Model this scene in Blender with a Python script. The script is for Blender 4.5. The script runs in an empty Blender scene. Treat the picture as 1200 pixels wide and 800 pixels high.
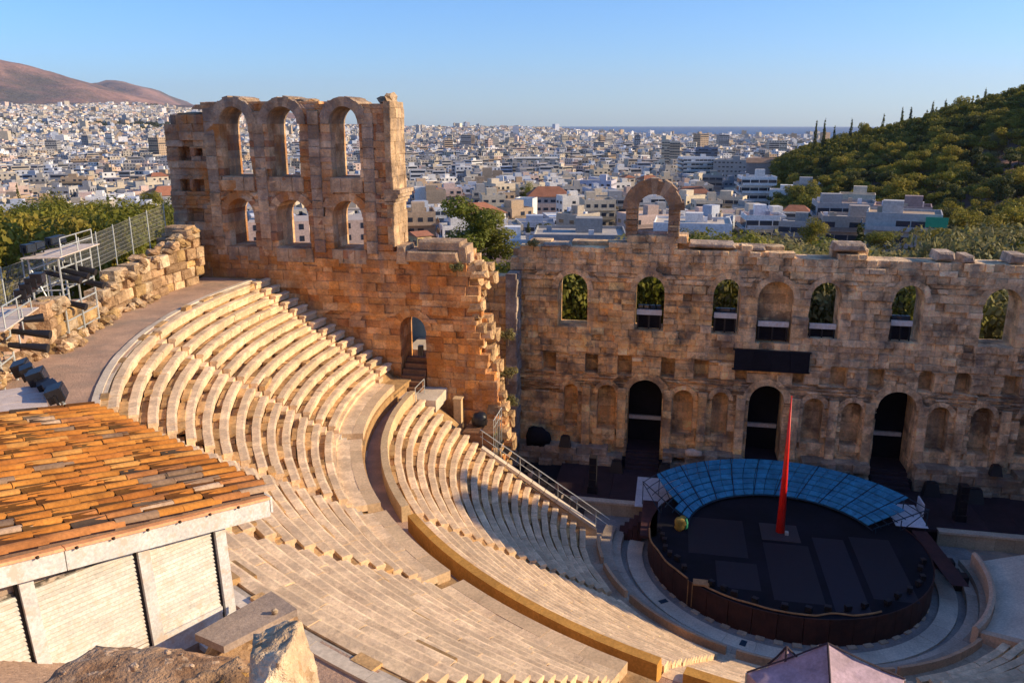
import bpy, math, random
from mathutils import Vector, Matrix, noise
R = math.radians
sin, cos, pi = math.sin, math.cos, math.pi
scene = bpy.context.scene
col = scene.collection
rng = random.Random(7)

# ------------------------------------------------------------------ camera
CAM = Vector((-8.96, -45.46, 26.0)); FPX = 942.0; PIT = .265; YAW = .195467
cd = bpy.data.cameras.new('camera'); cam = bpy.data.objects.new('camera', cd); col.objects.link(cam)
cd.sensor_fit = 'HORIZONTAL'; cd.sensor_width = 36; cd.lens = 36 * FPX / 1200; cd.clip_start = .1; cd.clip_end = 60000
cam.location = CAM; cam.rotation_euler = (pi / 2 - PIT, 0, YAW)
scene.camera = cam
# ------------------------------------------------------------------ sky, sun, exposure
SUN_EL, SUN_AZ = R(23.5), R(83.0)            # azimuth clockwise from +Y: low afternoon sun in the west
sdir = Vector((sin(SUN_AZ) * cos(SUN_EL), cos(SUN_AZ) * cos(SUN_EL), sin(SUN_EL)))
w = bpy.data.worlds.new('World'); scene.world = w; w.use_nodes = True
nt = w.node_tree; bg = nt.nodes['Background']
sky = nt.nodes.new('ShaderNodeTexSky'); sky.sky_type = 'NISHITA'; sky.sun_disc = False
sky.sun_elevation = SUN_EL; sky.sun_rotation = SUN_AZ
sky.altitude = 0; sky.air_density = 1.0; sky.dust_density = .3; sky.ozone_density = 10.0
nt.links.new(sky.outputs[0], bg.inputs[0]); bg.inputs[1].default_value = .126
sl = bpy.data.lights.new('sun', 'SUN'); sl.energy = 4.0; sl.angle = R(.5); sl.color = (1, .77, .48)
so = bpy.data.objects.new('sun', sl); col.objects.link(so); so.rotation_euler = sdir.to_track_quat('Z', 'Y').to_euler()
so.location = (60, 10, 60)
scene.view_settings.view_transform = 'Standard'; scene.view_settings.look = 'None'
scene.view_settings.exposure = 0.8; scene.view_settings.gamma = 1
scene.cycles.max_bounces = 5; scene.cycles.diffuse_bounces = 4; scene.cycles.transparent_max_bounces = 6

# ------------------------------------------------------------------ helpers
def ray(px, py):
    u, v = px - 600, py - 400
    y = FPX * cos(PIT) - v * sin(PIT); z = -FPX * sin(PIT) - v * cos(PIT)
    return Vector((u * cos(YAW) - y * sin(YAW), u * sin(YAW) + y * cos(YAW), z))
def far(px, py, D):
    """the point a horizontal distance D from the viewpoint, in the direction measured in the photograph"""
    d = ray(px, py); return CAM + d * (D / math.hypot(d.x, d.y))
def props(o, label=None, cat=None, group=None, kind=None):
    if label: o['label'] = label
    if cat: o['category'] = cat
    if group: o['group'] = group
    if kind: o['kind'] = kind
    return o
def thing(name, label, cat, loc=(0, 0, 0), group=None, rz=0):
    o = bpy.data.objects.new(name, None); col.objects.link(o)
    o.location = loc; o.rotation_euler = (0, 0, rz); o.empty_display_size = .3
    return props(o, label, cat, group)
def adopt(o, parent):
    o.parent = parent
    o.matrix_parent_inverse = Matrix.LocRotScale(parent.location, parent.rotation_euler, parent.scale).inverted() if parent.parent is None else Matrix()
    return o
class MB:
    def __init__(s): s.V = []; s.F = []; s.T = []; s.t = (1, 1, 1)
    def face(s, pts, t=None):
        n = len(s.V); s.V += [tuple(p) for p in pts]; s.F.append(tuple(range(n, n + len(pts)))); s.T.append(t or s.t)
    def mesh(s, V, F, t=None):
        n = len(s.V); s.V += [tuple(p) for p in V]; s.F += [tuple(i + n for i in f) for f in F]; s.T += [t or s.t] * len(F)
    def hexa(s, P, t=None):    # P: 4 bottom ccw, 4 top ccw
        s.mesh(P, [(3, 2, 1, 0), (4, 5, 6, 7), (0, 1, 5, 4), (1, 2, 6, 5), (2, 3, 7, 6), (3, 0, 4, 7)], t)
    def box(s, x0, x1, y0, y1, z0, z1, t=None):
        s.hexa([(x0, y0, z0), (x1, y0, z0), (x1, y1, z0), (x0, y1, z0), (x0, y0, z1), (x1, y0, z1), (x1, y1, z1), (x0, y1, z1)], t)
    def bar(s, a, b, wd, ht, t=None, up=(0, 0, 1)):
        a = Vector(a); b = Vector(b); d = (b - a).normalized(); u = Vector(up)
        if abs(d.dot(u)) > .97: u = Vector((1, 0, 0))
        r = d.cross(u).normalized(); u = r.cross(d); r *= wd / 2; u *= ht / 2
        s.hexa([a - r - u, a + r - u, b + r - u, b - r - u, a - r + u, a + r + u, b + r + u, b - r + u], t)
    def tube(s, path, rad, n=6, t=None, cap=True):
        path = [Vector(p) for p in path]; m = len(path); rings = []
        for i, p in enumerate(path):
            d = (path[min(i + 1, m - 1)] - path[max(i - 1, 0)]).normalized()
            u = Vector((0, 0, 1)) if abs(d.z) < .9 else Vector((1, 0, 0))
            r = d.cross(u).normalized(); u = r.cross(d); q = rad[i] if isinstance(rad, (list, tuple)) else rad
            rings.append([p + r * (q * cos(2 * pi * k / n)) + u * (q * sin(2 * pi * k / n)) for k in range(n)])
        V = [v for g in rings for v in g]; F = []
        for i in range(m - 1):
            for k in range(n):
                k2 = (k + 1) % n; F.append((i * n + k, i * n + k2, (i + 1) * n + k2, (i + 1) * n + k))
        if cap: F += [tuple(range(n - 1, -1, -1)), tuple(range((m - 1) * n, m * n))]
        s.mesh(V, F, t)
    def obj(s, name, m, parent=None, smooth=False, kind=None):
        me = bpy.data.meshes.new(name); me.from_pydata(s.V, [], s.F)
        a = me.attributes.new('tone', 'FLOAT_COLOR', 'FACE')
        buf = []
        for t in s.T: buf += (t[0], t[1], t[2], 1.0)
        a.data.foreach_set('color', buf)
        if smooth: me.polygons.foreach_set('use_smooth', [True] * len(me.polygons))
        me.materials.append(m); me.update()
        o = bpy.data.objects.new(name, me); col.objects.link(o)
        if parent is not None: adopt(o, parent)
        if kind: o['kind'] = kind
        return o
def copy_tree(o, parent=None):
    c = o.copy(); col.objects.link(c)
    if parent is not None: c.parent = parent
    for ch in list(o.children): copy_tree(ch, c)
    return c
def mixc(a, b, f): return tuple(a[i] + (b[i] - a[i]) * f for i in range(3))
def mulc(a, f): return tuple(min(1, x * f) for x in a)
def lerp_tab(tab, x):
    if x <= tab[0][0]: return tab[0][1]
    for (a, va), (b, vb) in zip(tab, tab[1:]):
        if x <= b:
            f = (x - a) / (b - a) if b > a else 1; return va + (vb - va) * f
    return tab[-1][1]
def sstep(a, b, x):
    t = max(0, min(1, (x - a) / (b - a))); return t * t * (3 - 2 * t)

# ------------------------------------------------------------------ materials
def mat(name, base=(1, 1, 1), tone=True, var=((.75, .75, .78), (1.15, 1.12, 1.08)), scale=1.2, fine=14., bump=.35, rough=.9,
        rnd=.25, stain=None, stain_scale=.35, spec=.25, bdist=.05, streak=0):
    m = bpy.data.materials.new(name); m.use_nodes = True; n = m.node_tree.nodes; L = m.node_tree.links
    b = n['Principled BSDF']; b.inputs['Roughness'].default_value = rough; b.inputs['Specular IOR Level'].default_value = spec
    geo = n.new('ShaderNodeNewGeometry'); oi = n.new('ShaderNodeObjectInfo')
    def nz(sc, det=4, rgh=.6):
        x = n.new('ShaderNodeTexNoise'); x.inputs['Scale'].default_value = sc; x.inputs['Detail'].default_value = det
        x.inputs['Roughness'].default_value = rgh; L.new(geo.outputs['Position'], x.inputs['Vector']); return x
    def mul(a, bb, fac=1.0, mode='MULTIPLY'):
        x = n.new('ShaderNodeMix'); x.data_type = 'RGBA'; x.blend_type = mode
        if isinstance(fac, float): x.inputs[0].default_value = fac
        else: L.new(fac, x.inputs[0])
        for i, q in ((6, a), (7, bb)):
            if isinstance(q, tuple): x.inputs[i].default_value = (*q, 1)
            else: L.new(q, x.inputs[i])
        return x.outputs[2]
    def ramp(src, stops):
        x = n.new('ShaderNodeValToRGB'); e = x.color_ramp.elements
        while len(e) < len(stops): e.new(.5)
        for q, (p, c) in zip(e, stops): q.position = p; q.color = (*c, 1)
        L.new(src, x.inputs[0]); return x.outputs[0]
    if tone:
        at = n.new('ShaderNodeAttribute'); at.attribute_name = 'tone'; c = mul(at.outputs['Color'], tuple(base))
    else: c = tuple(base)
    a = nz(scale, 5); f = nz(fine, 3, .7)
    c = mul(c, ramp(a.outputs['Fac'], [(.32, var[0]), (.68, var[1])]))
    c = mul(c, ramp(f.outputs['Fac'], [(.3, (.78, .78, .78)), (.72, (1.18, 1.18, 1.18))]))
    if rnd:
        v = 1 - rnd; c = mul(c, ramp(oi.outputs['Random'], [(0, (v, v, v * .98)), (1, (1 + rnd * .8, 1 + rnd * .78, 1 + rnd * .7))]))
    if stain:
        s = nz(stain_scale, 6, .65)
        fac = ramp(s.outputs['Fac'], [(.50, (0, 0, 0)), (.63, (.85, .85, .85))]); c = mul(c, tuple(stain), fac, 'MIX')
    if streak:
        mp = n.new('ShaderNodeMapping'); L.new(geo.outputs['Position'], mp.inputs['Vector']); mp.inputs['Scale'].default_value = (1.1, 1.1, .09)
        s = n.new('ShaderNodeTexNoise'); s.inputs['Scale'].default_value = 1.6; s.inputs['Detail'].default_value = 5; L.new(mp.outputs[0], s.inputs['Vector'])
        c = mul(c, (.20, .18, .18), ramp(s.outputs['Fac'], [(.5, (0, 0, 0)), (.68, (streak, streak, streak))]), 'MIX')
    if isinstance(c, tuple): b.inputs['Base Color'].default_value = (*c, 1)
    else: L.new(c, b.inputs['Base Color'])
    if bump:
        g = n.new('ShaderNodeMath'); g.operation = 'ADD'; L.new(a.outputs['Fac'], g.inputs[0])
        f2 = nz(fine * .45, 5, .7); L.new(f2.outputs['Fac'], g.inputs[1])
        bp = n.new('ShaderNodeBump'); bp.inputs['Strength'].default_value = bump; bp.inputs['Distance'].default_value = bdist
        L.new(g.outputs[0], bp.inputs['Height']); L.new(bp.outputs[0], b.inputs['Normal'])
    return m
M = {}
M['ruin'] = mat('ruin_stone', (1, 1, 1), scale=.8, fine=7, bump=1., bdist=.22, rnd=.10, var=((.62, .57, .55), (1.4, 1.3, 1.15)), stain=(.24, .16, .10), stain_scale=.6, streak=.45)
M['ruin_warm'] = mat('ochre_stone', (1, 1, 1), scale=.8, fine=7, bump=1., bdist=.22, rnd=.10, var=((.62, .48, .38), (1.45, 1.32, 1.12)), stain=(.50, .20, .05), stain_scale=.45, streak=.35)
M['rubble'] = mat('rubble_stone', (1, 1, 1), scale=1.6, fine=7, bump=1.0, bdist=.2, rnd=.25, var=((.55, .5, .45), (1.25, 1.2, 1.12)))
M['marble'] = mat('seat_marble', (.82, .62, .41), tone=False, scale=1.1, fine=9, bump=.5, bdist=.05, rnd=.16, var=((.70, .65, .62), (1.16, 1.13, 1.06)), stain=(.56, .41, .26), stain_scale=1.5)
M['marble_pale'] = mat('pale_marble', (.66, .57, .45), tone=True, scale=.8, fine=9, bump=.2, bdist=.03, rnd=.1, var=((.82, .8, .79), (1.1, 1.08, 1.05)))
M['foot'] = mat('foot_stone', (.54, .35, .17), tone=False, scale=2.2, fine=12, bump=.5, bdist=.05, rnd=.38, var=((.65, .6, .55), (1.2, 1.15, 1.05)))
M['gravel'] = mat('gallery_earth', (.50, .34, .24), tone=False, scale=.7, fine=22, bump=.8, bdist=.05, rnd=0, var=((.72, .72, .74), (1.15, 1.1, 1.05)), stain=(.32, .24, .18), stain_scale=.5)
M['earth'] = mat('dry_earth', (.17, .125, .07), tone=False, scale=.05, fine=1.2, bump=.8, bdist=.3, rnd=0, var=((.6, .7, .6), (1.3, 1.15, 1.0)), stain=(.08, .085, .03), stain_scale=.03)
M['mount'] = mat('far_mountain', (.235, .155, .135), tone=True, scale=.0022, fine=.010, bump=1., bdist=40, rnd=0, var=((.38, .44, .5), (1.65, 1.4, 1.2)), stain=(.09, .085, .07), stain_scale=.0013)
M['tile'] = mat('roof_tile', (1, 1, 1), scale=2.2, fine=26, bump=.3, bdist=.01, rnd=.14, var=((.66, .60, .56), (1.2, 1.18, 1.15)))
M['whitewood'] = mat('weathered_white_wood', (.66, .67, .67), tone=True, scale=4, fine=30, bump=.4, bdist=.008, rnd=.06, var=((.82, .79, .76), (1.08, 1.07, 1.06)), stain=(.55, .45, .36), stain_scale=8.)
M['greywood'] = mat('grey_board', (.36, .28, .22), tone=False, scale=3, fine=30, bump=.6, bdist=.02, rnd=0)
M['rock'] = mat('limestone_rock', (1, 1, 1), scale=2.5, fine=16, bump=1., bdist=.06, rnd=0, var=((.6, .55, .5), (1.2, 1.15, 1.08)))
def plain(name, c, rough=.6, metal=0., em=None, spec=.4, noise_amt=.12, nscale=3., bump=0):
    return _pl(mat(name, c, tone=False, scale=nscale, fine=nscale * 7, bump=bump, rough=rough, rnd=.12, spec=spec, bdist=.01,
               var=((1 - noise_amt,) * 3, (1 + noise_amt,) * 3)), metal)
def _pl(m, metal):
    m.node_tree.nodes['Principled BSDF'].inputs['Metallic'].default_value = metal; return m
M['black'] = plain('black_equipment', (.016, .016, .02), .45)
M['steel'] = plain('galvanised_steel', (.52, .55, .54), .45, .35)
M['deck'] = plain('dark_stage_carpet', (.010, .010, .016), .8, spec=.2, nscale=.5, noise_amt=.4)
M['maroon'] = plain('maroon_board', (.060, .020, .020), .7, nscale=1.2, noise_amt=.3)
M['stagefloor'] = plain('dark_stage_boards', (.035, .018, .024), .7, nscale=.8, noise_amt=.3)
M['brownpanel'] = plain('brown_stage_panel', (.055, .018, .012), .6, nscale=1.5, noise_amt=.35)
M['blue'] = plain('blue_canopy_sheet', (.035, .25, .42), .55, nscale=1.5, noise_amt=.3)
M['bluedark'] = plain('blue_canopy_frame', (.012, .035, .06), .55)
M['white'] = plain('white_board', (.72, .72, .74), .6)
M['red'] = plain('red_mast_paint', (.75, .02, .012), .35)
M['mauve'] = plain('mauve_tent_cloth', (.42, .31, .37), .75, nscale=1.4, noise_amt=.25, bump=.3)
M['mauvedark'] = plain('dark_tent_cloth', (.035, .022, .035), .8)
M['rope'] = plain('ochre_cloth_roll', (.42, .22, .09), .8, nscale=5, noise_amt=.3)
M['sack'] = plain('ochre_sack', (.36, .25, .05), .8, nscale=3, noise_amt=.3)
M['greencloth'] = plain('green_cloth', (.03, .30, .16), .8)
M['wood'] = plain('brown_wood', (.20, .10, .05), .7, nscale=4, noise_amt=.3)
M['glass'] = plain('dark_window_glass', (.03, .04, .06), .15, spec=.6)
M['skylit_blue'] = plain('skylight_tint_wall', (.13, .28, .5), .6)  # sky light on the passage wall, put into its colour
M['lens'] = plain('lamp_glass', (.6, .65, .7), .15)
def leaf_mat(name, c1, c2, trans=.25):
    m = bpy.data.materials.new(name); m.use_nodes = True; n = m.node_tree.nodes; L = m.node_tree.links
    b = n['Principled BSDF']; b.inputs['Roughness'].default_value = .65; b.inputs['Specular IOR Level'].default_value = .25
    at = n.new('ShaderNodeAttribute'); at.attribute_name = 'tone'; oi = n.new('ShaderNodeObjectInfo')
    r = n.new('ShaderNodeValToRGB'); r.color_ramp.elements[0].color = (*c1, 1); r.color_ramp.elements[1].color = (*c2, 1)
    L.new(oi.outputs['Random'], r.inputs[0])
    x = n.new('ShaderNodeMix'); x.data_type = 'RGBA'; x.blend_type = 'MULTIPLY'; x.inputs[0].default_value = 1
    L.new(r.outputs[0], x.inputs[6]); L.new(at.outputs['Color'], x.inputs[7]); L.new(x.outputs[2], b.inputs['Base Color'])
    t = n.new('ShaderNodeBsdfTranslucent'); L.new(x.outputs[2], t.inputs[0])
    mx = n.new('ShaderNodeMixShader'); mx.inputs[0].default_value = trans
    L.new(b.outputs[0], mx.inputs[1]); L.new(t.outputs[0], mx.inputs[2]); L.new(mx.outputs[0], n['Material Output'].inputs[0])
    return m
M['leaf_pine'] = leaf_mat('pine_needles', (.185, .178, .028), (.340, .270, .042), .45)
M['leaf_dark'] = leaf_mat('dark_needles', (.055, .070, .020), (.100, .105, .028), .35)
M['leaf_olive'] = leaf_mat('olive_leaves', (.190, .180, .070), (.270, .235, .095), .4)
M['leaf_broad'] = leaf_mat('broad_leaves', (.135, .155, .022), (.250, .215, .030), .4)
M['bark'] = mat('bark', (.12, .085, .055), tone=False, scale=3, fine=20, bump=.8, bdist=.05, rnd=.2)
# ------------------------------------------------------------------ terrain
PITD = [(0, -.6), (46, -.6), (56, -1), (62, 3.5), (110, 3.5), (150, -2), (200, -9), (350, -16), (500, -22), (1000, -30), (2000, -32), (2700, -24), (3800, -4), (4600, -18), (6000, -76), (8000, -110), (30000, -110)]
LEFT = [(0, -.6), (52, -.6), (54, 7), (60, 9), (100, 8), (160, 2), (240, -9), (350, -16), (500, -22), (1000, -32), (2000, -30), (3000, 6), (4000, 52), (5000, 92), (6000, 128), (6800, 190), (7600, 330), (8300, 420), (30000, 420)]
RIDGE1 = [(-70, .12), (-58, .105), (-48, .088), (-42.8, .0745), (-40.6, .0612), (-38.3, .0475), (-37.4, .0425), (-35.4, .031), (-33.5, .021), (-32, .0135), (-30.4, .005), (-28, -.006), (-22, -.01)]
PITR = [(0, -.6), (2000, -34), (2700, -38), (3800, -43), (4600, -54), (6000, -76), (8000, -110), (30000, -110)]
RIDGE2 = [(-60, .02), (-42, .035), (-38.3, .044), (-37.4, .0462), (-36.4, .0485), (-34.7, .0425), (-33.5, .0335), (-32, .021), (-31.2, .0135), (-29, .0), (-22, -.008)]
def fb(x, y, s, o=4): return noise.fractal(Vector((x * s, y * s, 3.7)), 1.0, 2.0, o)
def hill_h(D, az):
    r = lerp_tab([(-4, -60), (0, -40), (3.5, -30), (4.8, -18), (6.2, -6), (8.5, 3), (11, 9.5), (14, 15), (16, 21), (20.4, 30), (26, 42), (34, 50), (50, 40), (70, 20), (90, 0), (100, -60)], az)
    return r
def ground_h(x, y):
    dx, dy = x - CAM.x, y - CAM.y; D = math.hypot(dx, dy); az = math.degrees(math.atan2(dx, dy))
    r0 = math.hypot(x, y - 4)
    wl = sstep(-19, -33, az) * sstep(-125, -75, az)
    De = min(D, r0 + 40) if D < 400 else D
    q = r0 + 10 if D < 300 else D
    h = lerp_tab(PITD, q) * (1 - wl) + lerp_tab(LEFT, q) * wl
    if D > 1500 and az > -12 and az < 120: h += (lerp_tab(PITR, D) - h) * sstep(-12, 0, az) * sstep(1500, 2200, D)
    if -8 < az < 100 and D > 120:
        hh = hill_h(D, az)
        k = sstep(175, 400, D) * (1 - sstep(520, 1000, D))
        if hh > h: h = h + (hh - h) * k
    if D > 5600 and az < -20:
        e1 = lerp_tab(RIDGE1, az) * cos(R(az + 11.2)); k = math.exp(-((D - 8200) / 1500) ** 2) if D < 8200 else math.exp(-((D - 8200) / 2600) ** 2)
        m1 = (26 + e1 * 8200) * k + (.24 - abs(fb(x, y, .0008, 5))) * 170 * k * (1 - .6 * math.exp(-((D - 8200) / 500) ** 2))
        e2 = lerp_tab(RIDGE2, az) * cos(R(az + 11.2)); k2 = math.exp(-((D - 12500) / 1700) ** 2)
        m2 = (26 + e2 * 12500) * k2 + (.24 - abs(fb(x, y, .0008, 5))) * 170 * k2 * (1 - .6 * math.exp(-((D - 12500) / 500) ** 2))
        base = lerp_tab(LEFT, min(D, 6300)) * wl + (1 - wl) * h
        h = max(base if D < 7000 else base * (1 - sstep(7000, 9000, D)) - 20 * sstep(7000, 9000, D), m1, m2)
    if D > 250: h += fb(x, y, .0022, 3) * 5 * sstep(250, 1200, D)
    return h
def build_terrain():
    rad = [30.0]; d = 44.0
    while d < 23000: rad.append(d); d *= 1.052 if d < 5500 else 1.035
    azs = []; a = -180.0
    while a < 180: azs.append(a); a += 0.5 if -60 < a < 40 else 4.0
    V = []; F = []; T = []; na = len(azs)
    for rr in rad:
        for a in azs:
            x = CAM.x * min(1, rr / 400) + rr * sin(R(a)); y = (CAM.y + 40) * min(1, rr / 400) + rr * cos(R(a)) - 0
            V.append((x, y, ground_h(x, y) if rr > 45 else -.6))
    V.append((0, 0, -.6)); c = len(V) - 1
    for i in range(len(rad) - 1):
        for k in range(na):
            k2 = (k + 1) % na; F.append((i * na + k, i * na + k2, (i + 1) * na + k2, (i + 1) * na + k))
    for k in range(na): F.append((c, (k + 1) % na, k))
    mb = MB(); near = MB()
    me = bpy.data.meshes.new('ground'); me.from_pydata(V, [], F)
    me.materials.append(M['earth']); me.materials.append(M['mount'])
    a = me.attributes.new('tone', 'FLOAT_COLOR', 'FACE'); buf = []
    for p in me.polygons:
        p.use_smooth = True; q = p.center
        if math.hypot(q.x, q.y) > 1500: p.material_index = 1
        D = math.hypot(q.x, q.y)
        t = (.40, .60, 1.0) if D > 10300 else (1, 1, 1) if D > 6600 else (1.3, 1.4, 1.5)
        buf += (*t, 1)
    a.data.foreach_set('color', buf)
    o = bpy.data.objects.new('ground', me); col.objects.link(o); o['kind'] = 'structure'
build_terrain()
def build_sea():
    m = plain('sea_water', (.045, .125, .27), .9, spec=.05, nscale=.002, noise_amt=.2)
    mb = MB(); n = 64
    ring = [(25000 * cos(2 * pi * k / n), 25000 * sin(2 * pi * k / n), -75) for k in range(n)]
    mb.face(ring); mb.obj('sea', m)['kind'] = 'structure'
build_sea()
# acropolis slope under the viewpoint, outside the cavea
def slope_h(r, ang):   # ang degrees in (175, 365): 180 = east end
    k = sstep(206, 226, ang) * (1 - sstep(288, 316, ang)); top = 19.3 if ang > 212 else 17.2 + 2.1 * sstep(190, 212, ang)
    up = top + (r - 39.9) * (.62 if r < 49 else .5) ; up = min(up, 44)
    dn = top - 1.2 - (r - 41) * .24 if r > 41 else top - .3
    dn = max(dn, 1.0)
    return dn * (1 - k) + up * k
def build_slope():
    V = []; F = []; rs = [39.9, 40.6, 41.6, 43, 45, 48, 52, 58, 66, 76, 90]; angs = [176.5 + i * 2.0 for i in range(92)]
    na = len(angs)
    for r in [39.8] + rs:
        for a in angs:
            z = slope_h(max(r, 39.9), a) if r > 39.85 else 14.0
            if r > 40: z += fb(r * cos(R(a)), r * sin(R(a)), .5, 3) * .18
            V.append((r * cos(R(a)), r * sin(R(a)), z))
    for i in range(len(rs)):
        for k in range(na - 1): F.append((i * na + k, (i + 1) * na + k, (i + 1) * na + k + 1, i * na + k + 1))
    m = MB(); m.mesh(V, F); m.obj('hillside', M['gravel'], smooth=True)['kind'] = 'structure'
build_slope()
# ------------------------------------------------------------------ theatre: cavea
OC = Vector((-1.3, .3, 0))                      # centre of the orchestra circles
RISE = .42
def up_row(k): return (Vector((0, 0, 0)), 35.4 - .635 * k, 15.94 - RISE * k, .635)
def lo_row(k):
    f = min(1, k / 18); return (OC * f, 23.72 - .652 * k, 9.05 - RISE * k, .652)
def arc_pt(c, r, a, z): return Vector((c.x + r * cos(a), c.y + r * sin(a), z))
def ring_sector(mb, c, prof, a0, a1, n, t=None, close=True):
    """sweep a closed (r, z) profile round centre c"""
    m = len(prof); V = []; F = []
    for i in range(n + 1):
        a = a0 + (a1 - a0) * i / n
        V += [arc_pt(c, r, a, z) for r, z in prof]
    for i in range(n):
        for j in range(m if close else m - 1):
            j2 = (j + 1) % m; F.append((i * m + j, i * m + j2, (i + 1) * m + j2, (i + 1) * m + j))
    if close: F += [tuple(range(m)), tuple(range(n * m + m - 1, n * m - 1, -1))]
    mb.mesh(V, F, t)
def struct(mb, name, m, smooth=False):
    o = mb.obj(name, m, smooth=smooth); o['kind'] = 'structure'; return o
# the bank the seats lie on
b = MB()
prof = [(39.85, 13.8), (39.85, 15.88), (35.6, 15.88), (35.5, 15.3), (27.2, 9.85), (26.9, 9.6), (25.6, 9.6), (25.6, 8.6), (24.4, 8.6), (24.0, 8.2)]
n = 96; a0, a1 = R(-187), R(7)
V = []; F = []
low = [(14.2, 1.62), (12.1, .9), (11.9, .1), (9.0, .05)]
for i in range(n + 1):
    a = a0 + (a1 - a0) * i / n
    V += [arc_pt(Vector((0, 0, 0)), r, a, z) for r, z in prof] + [arc_pt(OC, r, a, z) for r, z in low]
m_ = len(prof) + len(low)
for i in range(n):
    for j in range(m_ - 1): F.append((i * m_ + j, i * m_ + j + 1, (i + 1) * m_ + j + 1, (i + 1) * m_ + j))
b.mesh(V, F); struct(b, 'cavea_bank', M['foot'])
# gallery floor behind the top row
b = MB(); ring_sector(b, Vector((0, 0, 0)), [(35.9, 15.6), (39.95, 15.6), (39.95, 15.96), (35.9, 15.93)], R(-184.5), R(-20), 90); struct(b, 'gallery_floor', M['gravel'])
# walkway between the two seating tiers
b = MB(); ring_sector(b, Vector((0, 0, 0)), [(24.3, 8.5), (25.75, 8.5), (25.75, 8.80), (24.3, 8.80)], R(-182), R(0), 90); struct(b, 'walkway', M['gravel'])

seat_mesh = {}
def wedge_mesh(name, prof, ang, m):
    mb = MB(); k = len(prof); h = ang / 2
    V = [(r * cos(s * h), r * sin(s * h), z) for s in (-1, 1) for r, z in prof]
    F = [(j, (j + 1) % k, (j + 1) % k + k, j + k) for j in range(k)] + [tuple(range(k - 1, -1, -1)), tuple(range(k, 2 * k))]
    mb.mesh(V, F); o = mb.obj(name, m); me = o.data; bpy.data.objects.remove(o); return me
def place(me, name, c, ang, parent, dz=0, tilt=(0, 0)):
    o = bpy.data.objects.new(name, me); col.objects.link(o)
    o.location = (c.x, c.y, dz); o.rotation_euler = (tilt[0], tilt[1], ang); adopt(o, parent); return o
lists = {'up': up_row, 'lo': lo_row}
def fill_wedge(root, rowf, k, a0, a1, slab_l=1.7, foot_l=.95):
    c, r, z, p = rowf(k); key = rowf.__name__ + str(k); L = (a1 - a0) * r
    n = max(1, round(L / slab_l)); da = (a1 - a0) / n
    # three slab lengths per row keep the joints irregular
    x = 0; cuts = [0.0]
    while x < 1 - .35 / n:
        x += (1 + rng.choice((-.32, -.15, 0, .2, .35))) / n; cuts.append(x)
    cuts[-1] = 1.0
    for u, v in zip(cuts, cuts[1:]):
        w_ = (v - u) * (a1 - a0); q = max(1, round(w_ * r / .12)); kk = (key, 's', q)
        if kk not in seat_mesh:
            ang = q * .12 / r - .012 / r
            seat_mesh[kk] = wedge_mesh('seat_slab', [(r + .08, z), (r, z - .035), (r, z - .13), (r + .07, z - .18), (r + .07, z - RISE - .03), (r + .38, z - RISE - .03), (r + .38, z)], ang, M['marble'])
        place(seat_mesh[kk], 'seat_slab', c, a0 + (u + v) / 2 * (a1 - a0), root, rng.uniform(-.012, .012))
    n = max(1, round(L / foot_l)); x = 0; cuts = [0.0]
    while x < 1 - .35 / n:
        x += (1 + rng.uniform(-.5, .6)) / n; cuts.append(x)
    cuts[-1] = 1.0
    for u, v in zip(cuts, cuts[1:]):
        w_ = (v - u) * (a1 - a0); q = max(1, round(w_ * r / .15)); kk = (key, 'f', q)
        if kk not in seat_mesh:
            ang = q * .15 / r - .03 / r
            seat_mesh[kk] = wedge_mesh('foot_slab', [(r + .39, z - .055), (r + .39, z - .3), (r + p + .05, z - .3), (r + p + .05, z - .045)], ang, M['foot'])
        o = place(seat_mesh[kk], 'foot_slab', c, a0 + (u + v) / 2 * (a1 - a0), root, rng.choice((0, 0, -.04, -.09, .02, .05)) + rng.uniform(-.015, .015), (rng.gauss(0, .0022), rng.gauss(0, .0022)))
def seat_wedge(label, rowf, rows, angs, group):
    root = thing('seating_wedge', label, 'stone seating', (0, 0, 0), group)
    for k in rows:
        a0, a1 = angs(k)
        if a1 > a0: fill_wedge(root, rowf, k, a0, a1)
    return root
def stair(label, rowf, rows, a, wid, group):
    root = thing('radial_stair', label, 'stairs', (0, 0, 0), group)
    for k in rows:
        c, r, z, p = rowf(k)
        for i in (0, 1):
            rr = r + p * .5 * i - .18; top = z - RISE * (1 - .5 * (i + 1)) - .02 - RISE * .5
            kk = (rowf.__name__, k, i, wid, 'st')
            if kk not in seat_mesh:
                seat_mesh[kk] = wedge_mesh('step', [(rr, top), (rr, top - .3), (rr + p * .5 + .12, top - .3), (rr + p * .5 + .12, top)], wid / rr - .01 / rr, M['marble'])
            place(seat_mesh[kk], 'step', c, R(a) + rng.uniform(-.002, .002), root, rng.uniform(-.01, .01))
    return root
def wall_ang(k, y, rowf, side=-1):
    c, r, z, p = rowf(k); return -pi - math.asin((y - c.y) / (r + .1))
SW = .8
UA = [-162, -143.2, -128.6, -111]
hw = lambda k, f: (SW / 2 + .02) / f(k)[1]
GU = 'wedges of the upper seating'; GL = 'wedges of the lower seating'; GS = 'radial stairs through the seats'
ur = range(14); lr = range(19)
seat_wedge('narrow seat ends of the upper seating against the tall arched ruin', up_row, ur, lambda k: (wall_ang(k, 3.66, up_row), wall_ang(k, 2.0, up_row)), GU)
seat_wedge('upper seating wedge beside the tall arched ruin', up_row, ur, lambda k: (wall_ang(k, 1.2, up_row), R(UA[0]) - hw(k, up_row)), GU)
seat_wedge('upper seating wedge under the light scaffold, second from the tall ruin', up_row, ur, lambda k: (R(UA[0]) + hw(k, up_row), R(UA[1]) - hw(k, up_row)), GU)
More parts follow.
